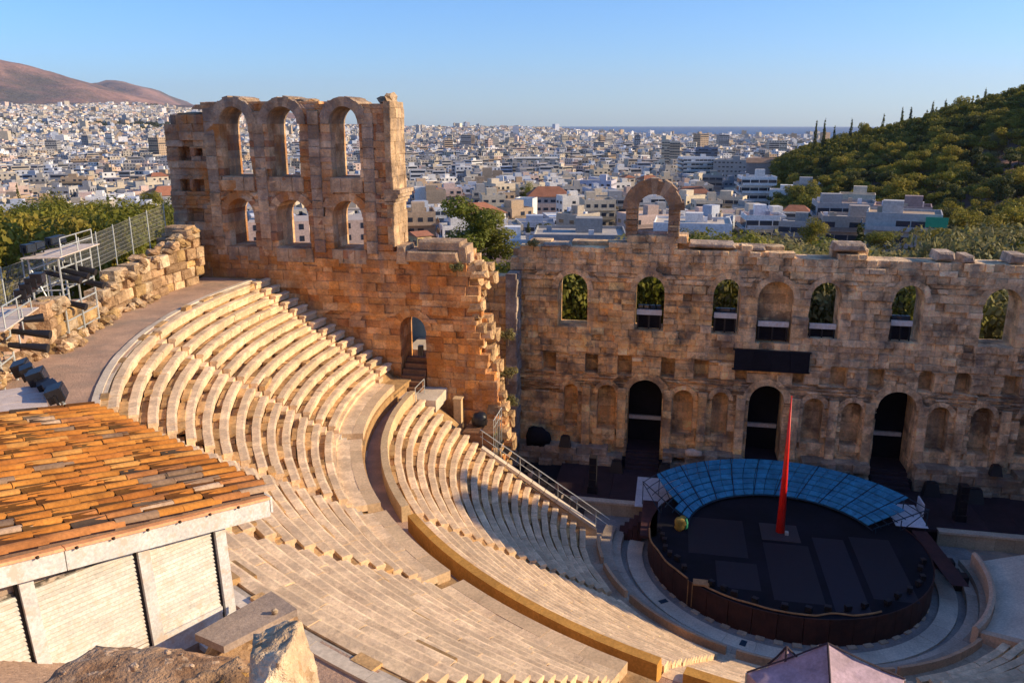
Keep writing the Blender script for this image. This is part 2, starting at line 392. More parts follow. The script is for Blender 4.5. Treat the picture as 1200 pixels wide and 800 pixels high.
seat_wedge('upper seating wedge partly hidden by the tiled roof corner', up_row, ur, lambda k: (R(UA[1]) + hw(k, up_row), R(UA[2]) - hw(k, up_row)), GU)
seat_wedge('long upper seating wedge to the right of the white shed', up_row, ur, lambda k: (R(UA[2]) + hw(k, up_row), R(UA[3]) - hw(k, up_row)), GU)
seat_wedge('upper seating wedge under the mauve tent', up_row, ur, lambda k: (R(UA[3]) + hw(k, up_row), R(-84)), GU)
for a, lb in zip(UA, ('stair in the upper seats nearest the tall arched ruin', 'stair in the upper seats running from the tile roof to the walkway gap', 'zigzag stair in the upper seats starting by the white shed post', 'stair in the upper seats at the bottom edge by the walkway wall')):
    stair(lb, up_row, ur, a, SW, GS)
root = thing('radial_stair', 'little steps between the seat ends along the tall ruin wall', 'stairs', (0, 0, 0), GS)
for k in ur:
    c, r, z, p = up_row(k); x = -math.sqrt(r * r - 1.6 ** 2)
    for i in (0, 1):
        mb = MB(); x1 = x - p * .5 * i; tp = z - RISE * .5 + RISE * .5 * i - RISE * .5
        mb.box(x1 - p * .5 - .15, x1 + .16, 1.24, 1.97, tp - .3, tp); mb.obj('step', M['marble'], root)
LA = [-143.2, -109.6, -70.4, -36.8]
seat_wedge('lower seating wedge ending at the handrail by the ruined doorway', lo_row, lr, lambda k: (wall_ang(k, .9 - .035 * k, lo_row), R(LA[0]) - hw(k, lo_row)), GL)
seat_wedge('broad sunlit lower seating wedge behind the orange curved wall', lo_row, lr, lambda k: (R(LA[0]) + hw(k, lo_row), R(LA[1]) - hw(k, lo_row)), GL)
seat_wedge('lower seating wedge half under the mauve tent', lo_row, lr, lambda k: (R(LA[1]) + hw(k, lo_row), R(LA[2]) - hw(k, lo_row)), GL)
seat_wedge('shaded lower seating wedge at the bottom right corner', lo_row, lr, lambda k: (R(LA[2]) + hw(k, lo_row), R(LA[3]) - hw(k, lo_row) - (.0 if k < 14 else 0)), GL)
seat_wedge('shaded seat rows at the right edge above the smooth pale slab', lo_row, range(17), lambda k: (R(LA[3]) + hw(k, lo_row), R(-2)), GL)
for a, lb in zip(LA, ('stair in the lower seats at the edge of the cast shadow', 'stair in the lower seats left of the mauve tent', 'stair in the shaded lower seats behind the mauve tent', 'stair in the shaded lower seats beside the pale slab')):
    stair(lb, lo_row, lr, a, SW, GS)

# kerb of the gallery, wall of the upper tier, low wall of the lower tier: curved stones one by one
def curved_stones(name, label, cat, part, c, prof, a0, a1, L, m, t=(1, 1, 1), grp=None, gap=.012):
    root = thing(name, label, cat, (0, 0, 0), grp); r = prof[0][0]
    n = max(1, round((a1 - a0) * r / L)); 
    for i in range(n):
        mb = MB(); q = rng.uniform(.9, 1.08); u = a0 + (a1 - a0) * i / n; v = a0 + (a1 - a0) * (i + 1) / n - gap / r
        dz = rng.uniform(-.01, .01)
        ring_sector(mb, c, [(x + dz * .6, z + dz) for x, z in prof], u, v, 2, mulc(t, q)); mb.obj(part, m, root)
    return root
Z0 = Vector((0, 0, 0))
curved_stones('gallery_kerb', 'pale curved kerb along the earth gallery behind the top row', 'kerb', 'kerb_stone', Z0, [(36.02, 15.7), (36.32, 15.7), (36.32, 16.0), (36.02, 16.0)], R(-184.6), R(-95), 1.6, M['marble_pale'], grp='kerb rings of the theatre')
curved_stones('gallery_kerb', 'grey backrest course behind the topmost seat row', 'kerb', 'kerb_stone', Z0, [(35.86, 15.7), (36.0, 15.7), (36.0, 15.93), (35.86, 15.93)], R(-184.6), R(-95), 1.6, M['marble_pale'], (.8, .8, .82), grp='kerb rings of the theatre')
# upper tier front wall with its paved top
for a0, a1, lb in ((-181.5, UA[0] - .9, 'pale retaining wall with paved top under the upper seats beside the doorway'), (UA[0] + .9, UA[1] - .9, 'curved retaining wall with paved top under the second upper wedge'),
                   (UA[1] + .9, UA[2] - .9, 'curved retaining wall below the third upper wedge, half way along the walkway'), (UA[2] + .9, UA[3] - .9, 'curved retaining wall below the long upper wedge near the bottom edge')):
    curved_stones('retaining_wall', lb, 'wall', 'wall_stone', Z0, [(25.72, 8.6), (26.3, 8.6), (26.3, 10.0), (25.72, 10.0)], R(a0), R(a1), 1.5, M['marble_pale'], (.98, .82, .64), grp='retaining walls of the upper seating')
    curved_stones('paved_ledge', lb.replace('retaining wall', 'ledge pavement').replace(' with paved top', ''), 'pavement', 'paving_slab', Z0, [(26.3, 9.7), (26.98, 9.7), (26.98, 10.02), (26.3, 10.0)], R(a0), R(a1), 1.3, M['marble'], grp='paved ledges of the upper seating')
    curved_stones('paved_ledge', lb.replace('retaining wall', 'single step').replace(' with paved top', ''), 'pavement', 'step', Z0, [(26.99, 9.7), (27.3, 9.7), (27.3, 10.24), (26.99, 10.22)], R(a0), R(a1), 1.5, M['marble'], grp='paved ledges of the upper seating')
# little stairs down from the ledge to the walkway
for a, lb in zip(UA, ('small stair down to the walkway nearest the doorway', 'small stair down to the walkway at the gap in the low wall', 'small stair down to the walkway by the zigzag stair', 'small stair down to the walkway at the bottom edge')):
    st = thing('small_stair', lb, 'stairs', (0, 0, 0), 'small stairs to the walkway')
    for i in range(6):
        mb = MB(); r = 25.55 + i * .26; h = (SW * .5) / 25.7
        ring_sector(mb, Z0, [(r, 8.6), (r + .3, 8.6), (r + .3, 8.98 + i * .2), (r, 8.98 + i * .2)], R(a) - h, R(a) + h, 1); mb.obj('step', M['marble_pale'], st)
# low wall at the back of the lower tier, ochre on its outer side
M['ochrewall'] = mat('ochre_rendered_wall', (.60, .31, .07), tone=True, scale=.8, fine=10, bump=.2, bdist=.02, rnd=.06, var=((.8, .76, .72), (1.12, 1.1, 1.08)))
M['palewall'] = mat('pale_rendered_wall', (.66, .48, .27), tone=True, scale=.8, fine=10, bump=.2, bdist=.02, rnd=.06, var=((.85, .82, .8), (1.1, 1.08, 1.06)))
for a0, a1, lb, mm in ((-182.2, LA[0] - 1.0, 'smooth pale curved wall at the back of the lower seats by the doorway', 'palewall'), (LA[0] + 1.0, LA[1] - .95, 'long smooth ochre curved wall between walkway and lower seats', 'ochrewall'), (LA[1] + 1.0, LA[2], 'ochre curved wall at the back of the lower seats beside the tent', 'ochrewall')):
    curved_stones('curved_wall', lb, 'wall', 'wall_stone', Z0, [(24.32, 8.3), (24.78, 8.3), (24.78, 9.55), (24.42, 9.58), (24.36, 9.3)], R(a0), R(a1), 2.2, M[mm], grp='curved back walls of the lower seating', gap=.006)
    b = MB(); h = .012
# handrails at gaps
# ------------------------------------------------------------------ orchestra
b = MB(); ring_sector(b, OC, [(.1, -.1), (12.4, -.1), (12.4, .10), (.1, .10)], R(-180), R(180), 64); struct(b, 'orchestra_floor', mat('orchestra_stone', (.30, .27, .24), tone=False, scale=.8, fine=8, bump=.4, rnd=0))
curved_stones('orchestra_paving', 'smooth pale ring walk round the orchestra', 'pavement', 'paving_slab', OC, [(8.42, .0), (9.35, .0), (9.35, .22), (8.42, .22)], R(-188), R(8), 1.5, M['marble_pale'], (1.0, 1.0, 1.02), grp='rings of orchestra paving')
curved_stones('orchestra_paving', 'dashed ring of pale tiles at the foot of the brown stage wall', 'pavement', 'paving_slab', OC, [(7.55, .0), (8.0, .0), (8.0, .16), (7.55, .16)], R(-188), R(8), .9, M['marble_pale'], (.82, .74, .66), grp='rings of orchestra paving', gap=.45)
curved_stones('orchestra_kerb', 'grey kerb step outside the pale ring walk', 'kerb', 'kerb_stone', OC, [(9.75, .0), (10.3, .0), (10.3, .5), (9.75, .5)], R(-190), R(9), 1.6, M['marble_pale'], (.72, .68, .68), grp='kerbs of the orchestra')
curved_stones('orchestra_kerb', 'upper grey kerb step in front of the bench rail', 'kerb', 'kerb_stone', OC, [(10.32, .0), (11.0, .0), (11.0, .82), (10.32, .82)], R(-190), R(9), 1.8, M['marble_pale'], (.62, .58, .57), grp='kerbs of the orchestra')
for a0, a1, lb in ((-176, -163, 'short reddish bench rail in shadow near the stage steps'), (-160, -144.4, 'reddish bench rail at the end of the cast shadow'), (-142.2, -111, 'sunlit pinkish bench rail in front of the lower seats'),
                   (-108.4, -71, 'pinkish bench rail behind the mauve tent'), (-69.8, -41, 'long pinkish bench rail in the shade at the right')):
    curved_stones('bench_rail', lb, 'bench', 'rail_stone', OC, [(11.05, .7), (11.25, .7), (11.25, 1.42), (11.05, 1.38)], R(a0), R(a1), 2.0, M['marble_pale'], (.86, .62, .47), grp='front bench rails', gap=.004)
curved_stones('front_pavement', 'grey pavement between the bench rail and the lowest seat row', 'pavement', 'paving_slab', OC, [(11.0, .6), (12.2, .6), (12.2, .98), (11.0, .96)], R(-182), R(0), 1.6, M['marble_pale'], (.75, .68, .62))
for i, a in enumerate((-143.2, -109.6, -70.4)):
    mb = MB(); ring_sector(mb, OC, [(8.55, .2), (9.05, .2), (9.05, .226), (8.55, .226)], R(a) - .018, R(a) + .018, 4); o = mb.obj('drain_cover', M['bluedark']); props(o, ('dark drain cover in the ring walk at the cast shadow edge', 'dark drain cover in the ring walk left of the tent', 'dark drain cover in the ring walk right of the tent')[i], 'drain cover', 'drain covers in the ring walk')
# pale slab podium in the shade on the right
root = thing('pale_slab', 'smooth pale curved slab with low rounded wall at the right of the orchestra', 'podium', (9, -2, .5))
mb = MB(); ring_sector(mb, OC, [(10.95, .6), (13.6, .6), (13.6, 1.95), (10.95, 1.25)], R(-37), R(4), 14); mb.obj('slab', M['marble_pale'], root, smooth=False)
mb = MB(); ring_sector(mb, OC, [(10.62, .5), (10.93, .5), (10.93, 1.7), (10.78, 1.78), (10.62, 1.68)], R(-40), R(5), 20, (.95, .78, .68)); mb.obj('low_wall', M['marble_pale'], root)
mb = MB(); ring_sector(mb, OC, [(13.62, .5), (13.9, .5), (13.9, 2.35), (13.62, 2.3)], R(-37), R(0), 16, (.9, .74, .64)); mb.obj('back_wall', M['marble_pale'], root)
mb = MB(); ring_sector(mb, OC, [(10.95, .6), (13.6, .6), (13.6, 1.98), (10.95, 1.45)], R(-39.2), R(-37.05), 2, (.95, .78, .68)); mb.obj('end_wall', M['marble_pale'], root)

# ------------------------------------------------------------------ end of the lower seating: sloping coping with handrail
def slope_pt(t): return Vector((-20.0 + 7.3 * t, .15 - .1 * t, 6.28 - 4.68 * t))
root = thing('sloping_coping', 'pale sloping stone coping down the end of the lower seats', 'coping', slope_pt(0))
for i in range(9):
    mb = MB(); a = slope_pt(i / 9); b2 = slope_pt((i + 1) / 9 - .004); mb.bar(a + Vector((0, .25, 0)), b2 + Vector((0, .25, 0)), .42, .2); mb.obj('coping_stone', M['marble_pale'], root)
mb = MB()
P = [(-25.5, 1.0, 8.2), (-12.4, .32, -.2), (-12.4, .42, -.2), (-25.5, 1.2, 8.2)]
mb.hexa([(-26, .5, 0), (-12.6, .28, 0), (-12.6, .5, 0), (-26, .7, 0), (-26, .5, 8.9), (-12.6, .28, 1.4), (-12.6, .5, 1.4), (-26, .7, 8.9)], (.8, .7, .58)); mb.obj('end_wall', M['marble_pale'], root)
root = thing('handrail', 'thin steel handrail running down beside the sloping coping', 'handrail', slope_pt(0))
a = slope_pt(-.02) + Vector((0, .55, 1.0)); b2 = slope_pt(1.12) + Vector((0, .55, 1.0))
mb = MB(); mb.tube([a, b2], .03); mb.obj('rail', M['steel'], root)
mb = MB(); mb.tube([a - Vector((0, 0, .45)), b2 - Vector((0, 0, .45))], .018); mb.obj('rail', M['steel'], root)
for i in range(7):
    q = slope_pt(i / 6.0) + Vector((0, .55, 0)); mb = MB(); mb.tube([q - Vector((0, 0, .3)), q + Vector((0, 0, 1.0))], .022, 5); mb.obj('post', M['steel'], root)
# ------------------------------------------------------------------ masonry built stone by stone
def block(mb, f, s0b, s1b, s0t, s1t, z0, z1, d0, d1, t, r, ch=.03, jit=.02, back=False):
    j = lambda: r.uniform(-jit, jit)
    dd = d0 + r.uniform(-jit, jit) * 1.6
    sb, st = max(0, min(ch, (s1b - s0b) * .3)), max(0, min(ch, (s1t - s0t) * .3)); cz = min(ch, (z1 - z0) * .3)
    V = [f(s0b, d1, z0), f(s1b, d1, z0), f(s1t, d1, z1), f(s0t, d1, z1),
         f(s0b, dd + ch, z0), f(s1b, dd + ch, z0), f(s1t, dd + ch, z1), f(s0t, dd + ch, z1),
         f(s0b + sb, dd + j() * .6, z0 + cz), f(s1b - sb, dd + j() * .6, z0 + cz), f(s1t - st, dd + j() * .6, z1 - cz), f(s0t + st, dd + j() * .6, z1 - cz)]
    F = [(8, 9, 10, 11)]
    for k in range(4):
        k2 = (k + 1) % 4; F += [(4 + k, 4 + k2, 8 + k2, 8 + k), (k, k2, 4 + k2, 4 + k)]
    if back: F.append((3, 2, 1, 0))
    mb.mesh(V, F, t)
def halfw(o, z):
    r = (o['x1'] - o['x0']) / 2
    if not o.get('arch', True): return r
    zs = o['zs']
    if z <= zs: return r
    g = o.get('ring', 0); q = o['z1'] - zs + g; u = (z - zs) / q
    return (r + g * min(1, u * 3)) * math.sqrt(max(0, 1 - u * u))
def solid_spans(ops, lo, hi, z0, z1, layer):
    """solid intervals of a course, each end given at the bottom and at the top of the course"""
    L = []
    for o in ops:
        if layer not in o['layers']: continue
        if o['z1'] + o.get('ring', 0) - .02 <= z0 or o['z0'] >= z1 - .02: continue
        c = (o['x0'] + o['x1']) / 2; L.append((c - halfw(o, z0), c - halfw(o, z1), c + halfw(o, z0), c + halfw(o, z1)))
    L.sort(); out = []; a = (lo, lo)
    for q in L:
        if q[0] > a[0] + .02 or q[1] > a[1] + .02: out.append((a[0], a[1], q[0], q[1]))
        a = (q[2], q[3])
    if hi > a[0] + .02: out.append((a[0], a[1], hi, hi))
    return out
def course_levels(z0, z1, h, keys, r):
    ks = sorted({z0, z1, *[k for k in keys if z0 < k < z1]}); out = [z0]
    for a, b2 in zip(ks, ks[1:]):
        n = max(1, round((b2 - a) / h)); ws = [r.uniform(.75, 1.3) for _ in range(n)]; s = sum(ws); z = a
        for q in ws[:-1]: z += q / s * (b2 - a); out.append(z)
        out.append(b2)
    res = [out[0]]; kset = set(ks)
    for z in out[1:]:
        if z in kset:
            if z - res[-1] < .12 and res[-1] not in kset and len(res) > 1: res.pop()
            res.append(z)
        elif z - res[-1] > .12: res.append(z)
    return res
def masonry(root, f, lo, hi, z0, ztop, h, wid, d0, d1, ops, layer, tone, m, keep=300, seed=1, part='stone_block', keys=(), ch=.03, jit=.02, back=False, bottom=None, lov=None, hiv=None, ruined=0.):
    r = random.Random(seed); zmax = max(ztop(lo + (hi - lo) * i / 60) for i in range(61))
    ks = list(keys) + [k for o in ops if layer in o['layers'] for k in ((o['z0'], o['z1']) if not o.get('arch', True) else (o['z0'], o['zs'], o['zs'] + (o['z1'] - o['zs']) * .55, o['zs'] + (o['z1'] - o['zs']) * .86, o['z1'] + o.get('ring', 0)))]
    lv = course_levels(z0, zmax, h, ks, r); B = []
    for za, zb in zip(lv, lv[1:]):
        for (ab, at, bb, bt) in solid_spans(ops, lo if lov is None else lov(za), hi if hiv is None else hiv(za, r), za, zb, layer):
            Lb, Lt = bb - ab, bt - at; L = max(Lb, Lt)
            n = max(1, round(L / (wid * r.uniform(.8, 1.2)))); ws = [r.uniform(.6, 1.5) for _ in range(n)]; s = sum(ws); u = 0
            for q in ws:
                v = u + q / s
                x = (ab + at) / 2 + ((bb + bt) / 2 - (ab + at) / 2) * (u + v) / 2
                if (za + zb) / 2 < ztop(x) and (bottom is None or zb > bottom(x)):
                    if ab + Lb * v - ab - Lb * u > .03 or at + Lt * v - at - Lt * u > .03:
                        B.append((ab + Lb * u, ab + Lb * v, at + Lt * u, at + Lt * v, za, zb, tone(x, (za + zb) / 2, r), r.uniform(0, ruined) if ruined and r.random() < .25 else 0))
                u = v
    order = sorted(range(len(B)), key=lambda i: -((B[i][1] - B[i][0]) + (B[i][3] - B[i][2])) * (B[i][5] - B[i][4]))
    single = set(order[:keep]); rest = MB()
    for i, q in enumerate(B):
        mb = MB() if i in single else rest
        block(mb, f, *q[:6], d0 + q[7], d1, q[6], r, ch, jit, back)
        if i in single: mb.obj(part, m, root)
    if rest.F: props(rest.obj(part, m, root), kind='stuff')
    return len(B)
def voussoirs(root, f, o, n, th, d0, d1, tone, m, seed=3, proud=.05, part='arch_stone'):
    r = random.Random(seed); c = (o['x0'] + o['x1']) / 2; rx = (o['x1'] - o['x0']) / 2; rz = o['z1'] - o['zs']
    for i in range(n):
        a0, a1 = pi - pi * i / n, pi - pi * (i + 1) / n - .012; mb = MB(); e = th * r.uniform(.88, 1.12); t = tone(c, o['z1'], r)
        P = lambda a, k: (c + (rx + k) * cos(a), o['zs'] + (rz + k) * sin(a))
        q = [P(a0, .0), P(a0, e), P(a1, e), P(a1, 0.)]; dd = d0 - proud - r.uniform(0, .04)
        V = [f(x, dd, z) for x, z in q] + [f(x, d1, z) for x, z in q]
        mb.mesh(V, [(0, 1, 2, 3), (7, 6, 5, 4), (0, 4, 5, 1), (1, 5, 6, 2), (2, 6, 7, 3), (3, 7, 4, 0)], t); mb.obj(part, m, root)
def boulder(mb, c, s, t, r, sub=2, pw=.55):
    """an irregular stone: a jittered, flattened sphere of few faces"""
    n = 5 + sub; V = []; k = 4 + sub
    off = Vector((r.uniform(0, 99), r.uniform(0, 99), r.uniform(0, 99)))
    for i in range(k + 1):
        th = pi * i / k
        for j in range(n):
            ph = 2 * pi * (j + .5 * (i % 2)) / n; d = Vector((sin(th) * cos(ph), sin(th) * sin(ph), cos(th)))
            q = max(abs(d.x), abs(d.y), abs(d.z)); e = d / (q ** pw)
            e *= .80 + .38 * noise.noise(d * 1.4 + off)
            V.append((c[0] + e.x * s[0], c[1] + e.y * s[1], c[2] + e.z * s[2]))
    F = [(i * n + j, (i + 1) * n + j, (i + 1) * n + (j + 1) % n, i * n + (j + 1) % n) for i in range(k) for j in range(n)]
    mb.mesh(V, F, t)

# ---- stage wall (skene)
SY = 11.8; ST = 2.25
fs = lambda s, d, z: (s, SY + d, z)
TOPS = [(-20.4, 16.7), (-19.0, 17.4), (-14.75, 17.5), (-14.7, 17.62), (-12.3, 17.7), (-12.2, 18.3), (-8.1, 18.3), (-8.0, 17.6), (-4.0, 17.6), (-1.75, 17.65), (-1.7, 17.15), (1.85, 17.2), (1.9, 17.6), (4.0, 17.6), (4.05, 17.15), (7.5, 17.1), (22, 17.2)]
top_s = lambda x: lerp_tab(TOPS, x) + .30 * noise.noise(Vector((x * 1.4, 3, 0))) + .12 * noise.noise(Vector((x * 4, 3, 0)))
through = ('front', 'back'); blind = ('front',)
W2 = [dict(ring=.14, x0=a, x1=b2, z0=11.5, zs=14.35, z1=15.5, layers=through) for a, b2 in ((-16.85, -14.7), (-11.25, -9.2), (-5.8, -3.95), (.72, 2.75), (6.02, 8.05), (11.7, 13.95), (17.3, 19.4))]
NB = [dict(ring=.14, x0=-2.75, x1=-.38, z0=11.0, zs=14.3, z1=15.45, layers=blind)]
DR = [dict(ring=.14, x0=-11.5, x1=-9.0, z0=.9, zs=6.55, z1=7.8, layers=through), dict(ring=.14, x0=-2.82, x1=-.42, z0=.9, zs=6.7, z1=7.9, layers=through), dict(ring=.14, x0=5.85, x1=8.4, z0=.9, zs=6.75, z1=8.02, layers=through), dict(x0=17.0, x1=19.4, z0=.9, zs=6.6, z1=7.9, layers=through)]
NI = [dict(ring=.10, x0=a, x1=b2, z0=3.72, zs=z - (b2 - a) / 2, z1=z, layers=blind) for a, b2, z in ((-16.3, -15.25, 7.15), (-13.75, -12.4, 7.25), (-8.2, -6.75, 7.2), (-5.4, -4.25, 7.2), (.95, 2.32, 7.16), (3.58, 4.95, 7.05), (9.25, 10.65, 7.1), (12.0, 13.35, 7.25), (15.0, 16.2, 7.2))]
SQ = [dict(x0=a, x1=a + b2, z0=8.05, z1=9.55, arch=False, layers=blind) for a, b2 in ((-17.95, 1.0), (-14.75, .95), (-12.36, 1.05), (-9.2, 1.0), (-6.85, 1.05), (-3.95, .85), (.0, .8), (2.52, 1.15), (5.0, 1.1), (13.65, 1.1))] + \
     [dict(x0=a, x1=a + 1.05, z0=8.05, zs=9.15, z1=9.6, layers=blind) for a in (8.28, 10.58)]
WARM = [(.80, .49, .21), (.84, .55, .26), (.72, .41, .16), (.86, .64, .36), (.60, .34, .15), (.78, .54, .30)]
GREY = [(.72, .56, .37), (.61, .46, .30), (.76, .61, .41), (.52, .38, .25), (.66, .49, .31), (.78, .60, .39)]
def tone_s(x, z, r):
    g = sstep(-9, 1, x + r.uniform(-3, 3)) * .8 + .1; 
    if z > 14.8: g = max(g, .65)
    c = mixc(mixc(r.choice(WARM), WARM[0], .5), mixc(r.choice(GREY), GREY[0], .5), min(1, max(0, g + r.uniform(-.2, .2))))
    return mulc(c, r.uniform(.95, 1.4))
root = thing('stage_wall', 'long two storey ruined stone stage wall with arched windows, niches and three dark doors', 'ruined wall', (-1.5, SY, 0))
ops = W2 + NB + DR + NI + SQ
masonry(root, fs, -20.4, 22, 0, top_s, .47, .85, 0, 1.0, ops, 'front', tone_s, M['ruin'], keep=300, seed=11, jit=.09, ch=.035, ruined=.22)
masonry(root, fs, -20.4, 22, 0, lambda x: top_s(x) + .1 * noise.noise(Vector((x * 1.3, 9, 1))), .62, 1.3, 1.01, ST, ops, 'back', tone_s, M['ruin'], keep=0, seed=12, part='core_stone', back=True)
for i, o in enumerate(W2 + NB): voussoirs(root, fs, o, 11, .42, 0, ST if o in W2 else .95, tone_s, M['ruin'], seed=20 + i, proud=.06)
for i, o in enumerate(DR): voussoirs(root, fs, o, 13, .5, 0, ST, tone_s, M['ruin'], seed=40 + i, proud=.14)
for i, o in enumerate(NI): voussoirs(root, fs, o, 9, .34, 0, .95, tone_s, M['ruin'], seed=60 + i, proud=.10)
# broken coping stones along the top
r = random.Random(5)
for (x, wd, ht, lb) in ((-6.1, 3.2, .32, 0), (3.0, 2.1, .5, 0), (9.0, 1.2, .55, 0), (10.4, .8, .5, 0), (13.4, 1.1, .6, 0), (-17, 2.2, .25, 0), (-3.3, 1.7, .3, 0), (15.8, 1.5, .4, 0)):
    mb = MB(); z = top_s(x) - .02; block(mb, lambda s, d, zz: (s, SY + d, zz), x - wd / 2, x + wd / 2, x - wd / 2 + .1, x + wd / 2 - .12, z, z + ht, .02, 1.9, (.50, .41, .33), r, .12, .05, True); mb.obj('coping_stone', M['ruin'], root)
# ledge mouldings and pilasters between niches
r = random.Random(6)
for x in (-14.6, -11.95, -8.6, -6.1, -3.4, .35, 2.95, 5.35, 8.85, 11.3, 14.1):
    z = 2.4
    while z < 7.0:
        hgt = r.uniform(.55, .95); mb = MB(); block(mb, fs, x - .32, x + .32, x - .32, x + .32, z, min(z + hgt, 7.1), -.26 - r.uniform(0, .08), .1, tone_s(x, z, r), r, .04, .03); mb.obj('pilaster_stone', M['ruin'], root); z += hgt
# stone podium in front of the wall, between the doors
for a, b2, zt in ((-19.6, -11.75, 2.35), (-8.75, -3.05, 2.5), (-.15, 5.6, 2.6), (8.65, 16.7, 2.75)):
    masonry(root, lambda s, d, z: (s, 10.75 + d, z), a, b2, .8, lambda x: zt + .18 * noise.noise(Vector((x * 1.2, 1, 5))) - .5 * (noise.noise(Vector((x * .6, 4, 5))) > .25), .5, 1.0, 0, 1.2, [], 'front', lambda x, z, r: mulc(mixc(r.choice(GREY), (.30, .27, .25), .5), r.uniform(.7, 1.15)), M['ruin'], keep=60, seed=int(a * 7) + 300, part='podium_stone', jit=.10, ch=.05, back=True)
# third storey arch standing alone on the wall
root2 = thing('standing_arch', 'lone round arch of the lost third storey standing on the stage wall', 'stone arch', (-10.2, SY, 18))
A3 = dict(x0=-11.32, x1=-9.2, z0=18.0, zs=20.2, z1=21.25, layers=through)
tone_a = lambda x, z, r: mulc(r.choice([(.48, .33, .21), (.42, .27, .16), (.52, .40, .28), (.36, .24, .15)]), r.uniform(.8, 1.2))
masonry(root2, fs, -12.15, -8.4, 18.25, lambda x: 20.3, .42, .55, .1, 1.5, [A3], 'front', tone_a, M['ruin'], keep=200, seed=77, jit=.08, ch=.05, back=True, part='pier_stone')
voussoirs(root2, fs, A3, 13, 1.0, .1, 1.5, tone_a, M['ruin'], seed=78, proud=.08)
mb = MB(); mb.box(-11.3, -9.22, 12.4, 12.7, 18.2, 18.6, (.5, .42, .42)); mb.obj('sill_wall', M['ruin'], root2)
# return pier at the left end
root3 = thing('corner_pier', 'grey stone corner pier where the stage wall meets the left wing', 'stone pier', (-20, 10.8, 0))
masonry(root3, lambda s, d, z: (-19.62 - d, s, z), 10.05, 11.78, 0, lambda y: 15.6, .5, .8, 0, .8, [], 'front', lambda x, z, r: mulc(r.choice([(.42, .38, .35), (.36, .31, .28), (.46, .40, .34)]), r.uniform(.75, 1.15)), M['ruin'], keep=100, seed=90, jit=.04, back=True)
masonry(root3, lambda s, d, z: (s, 10.5 + d, z), -24, -20.45, 0, lambda x: 15.2 + .4 * noise.noise(Vector((x * 2, 1, 1))), .5, .8, 0, 1.2, [], 'front', tone_s, M['ruin'], keep=120, seed=91, jit=.07, back=True)
# dark hall behind the doors
root4 = thing('back_hall', 'dark hall seen through the doors of the stage wall', 'hall', (-1.5, 15, 0))
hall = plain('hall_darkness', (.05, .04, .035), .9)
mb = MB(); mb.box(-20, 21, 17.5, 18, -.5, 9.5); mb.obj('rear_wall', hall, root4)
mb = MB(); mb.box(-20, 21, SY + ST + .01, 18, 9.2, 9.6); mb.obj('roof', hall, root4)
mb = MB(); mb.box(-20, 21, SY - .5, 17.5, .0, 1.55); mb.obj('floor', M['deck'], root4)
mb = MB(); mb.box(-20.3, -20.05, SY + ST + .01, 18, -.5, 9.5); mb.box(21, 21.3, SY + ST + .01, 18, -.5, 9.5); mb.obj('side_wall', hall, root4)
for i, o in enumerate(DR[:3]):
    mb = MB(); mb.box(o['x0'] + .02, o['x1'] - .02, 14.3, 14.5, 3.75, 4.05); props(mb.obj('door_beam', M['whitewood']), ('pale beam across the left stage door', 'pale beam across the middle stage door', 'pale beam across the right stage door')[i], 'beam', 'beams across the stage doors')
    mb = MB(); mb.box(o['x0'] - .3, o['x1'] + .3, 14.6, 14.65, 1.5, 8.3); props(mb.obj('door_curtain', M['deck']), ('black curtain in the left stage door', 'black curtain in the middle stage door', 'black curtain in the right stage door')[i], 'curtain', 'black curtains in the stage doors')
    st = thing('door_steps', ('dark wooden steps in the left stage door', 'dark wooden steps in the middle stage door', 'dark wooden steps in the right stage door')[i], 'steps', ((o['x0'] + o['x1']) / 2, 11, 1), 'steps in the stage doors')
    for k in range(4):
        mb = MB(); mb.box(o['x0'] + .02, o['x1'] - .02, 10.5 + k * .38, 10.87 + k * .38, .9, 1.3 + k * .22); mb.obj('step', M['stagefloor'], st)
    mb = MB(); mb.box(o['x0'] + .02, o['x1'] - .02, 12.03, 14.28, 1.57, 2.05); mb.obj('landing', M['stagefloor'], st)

# ---- left wing: tall ruined wall with two tiers of arches
EY = 3.7; ET = 2.5
fe = lambda s, d, z: (s, EY + d, z)
TOPE = [(-42.1, 26.2), (-39.2, 26.4), (-39.1, 27.3), (-35.0, 27.3), (-28.0, 27.2), (-26.45, 27.2), (-26.4, 18.25), (-21.8, 18.0), (-21.6, 16.9), (-20.9, 16.2), (-20.3, 15.4), (-19.5, 13.4), (-19.3, 12.0)]
top_e = lambda x: lerp_tab(TOPE, x) + .1 * noise.noise(Vector((x * 2.3, 7, 0)))
UP = [dict(ring=.14, x0=a, x1=b2, z0=22.65, zs=25.95, z1=27.02, layers=through) for a, b2 in ((-38.0, -36.0), (-34.65, -32.55), (-30.42, -28.5))]
LW = [dict(ring=.14, x0=a, x1=b2, z0=18.05, zs=20.15, z1=21.2, layers=through) for a, b2 in ((-38.0, -36.05), (-34.5, -32.2), (-30.55, -28.5))]
DE = [dict(ring=.14, x0=-26.25, x1=-24.5, z0=9.0, zs=12.85, z1=13.75, layers=through)]
PITS = [dict(x0=a, x1=a + wd, z0=z, z1=z + ht, arch=False, layers=blind) for a, wd, z, ht in ((-41.2, .9, 23.6, .9), (-40.0, .6, 23.9, .5), (-41.3, .8, 21.6, .8), (-40.3, .8, 21.6, .8), (-41.0, 1.3, 19.6, .9))]
OCH = [(.72, .36, .12), (.76, .42, .17), (.62, .28, .09), (.78, .52, .28), (.68, .38, .16)]
TAN = [(.66, .47, .31), (.58, .38, .23), (.76, .58, .40), (.40, .21, .13), (.64, .41, .24)]
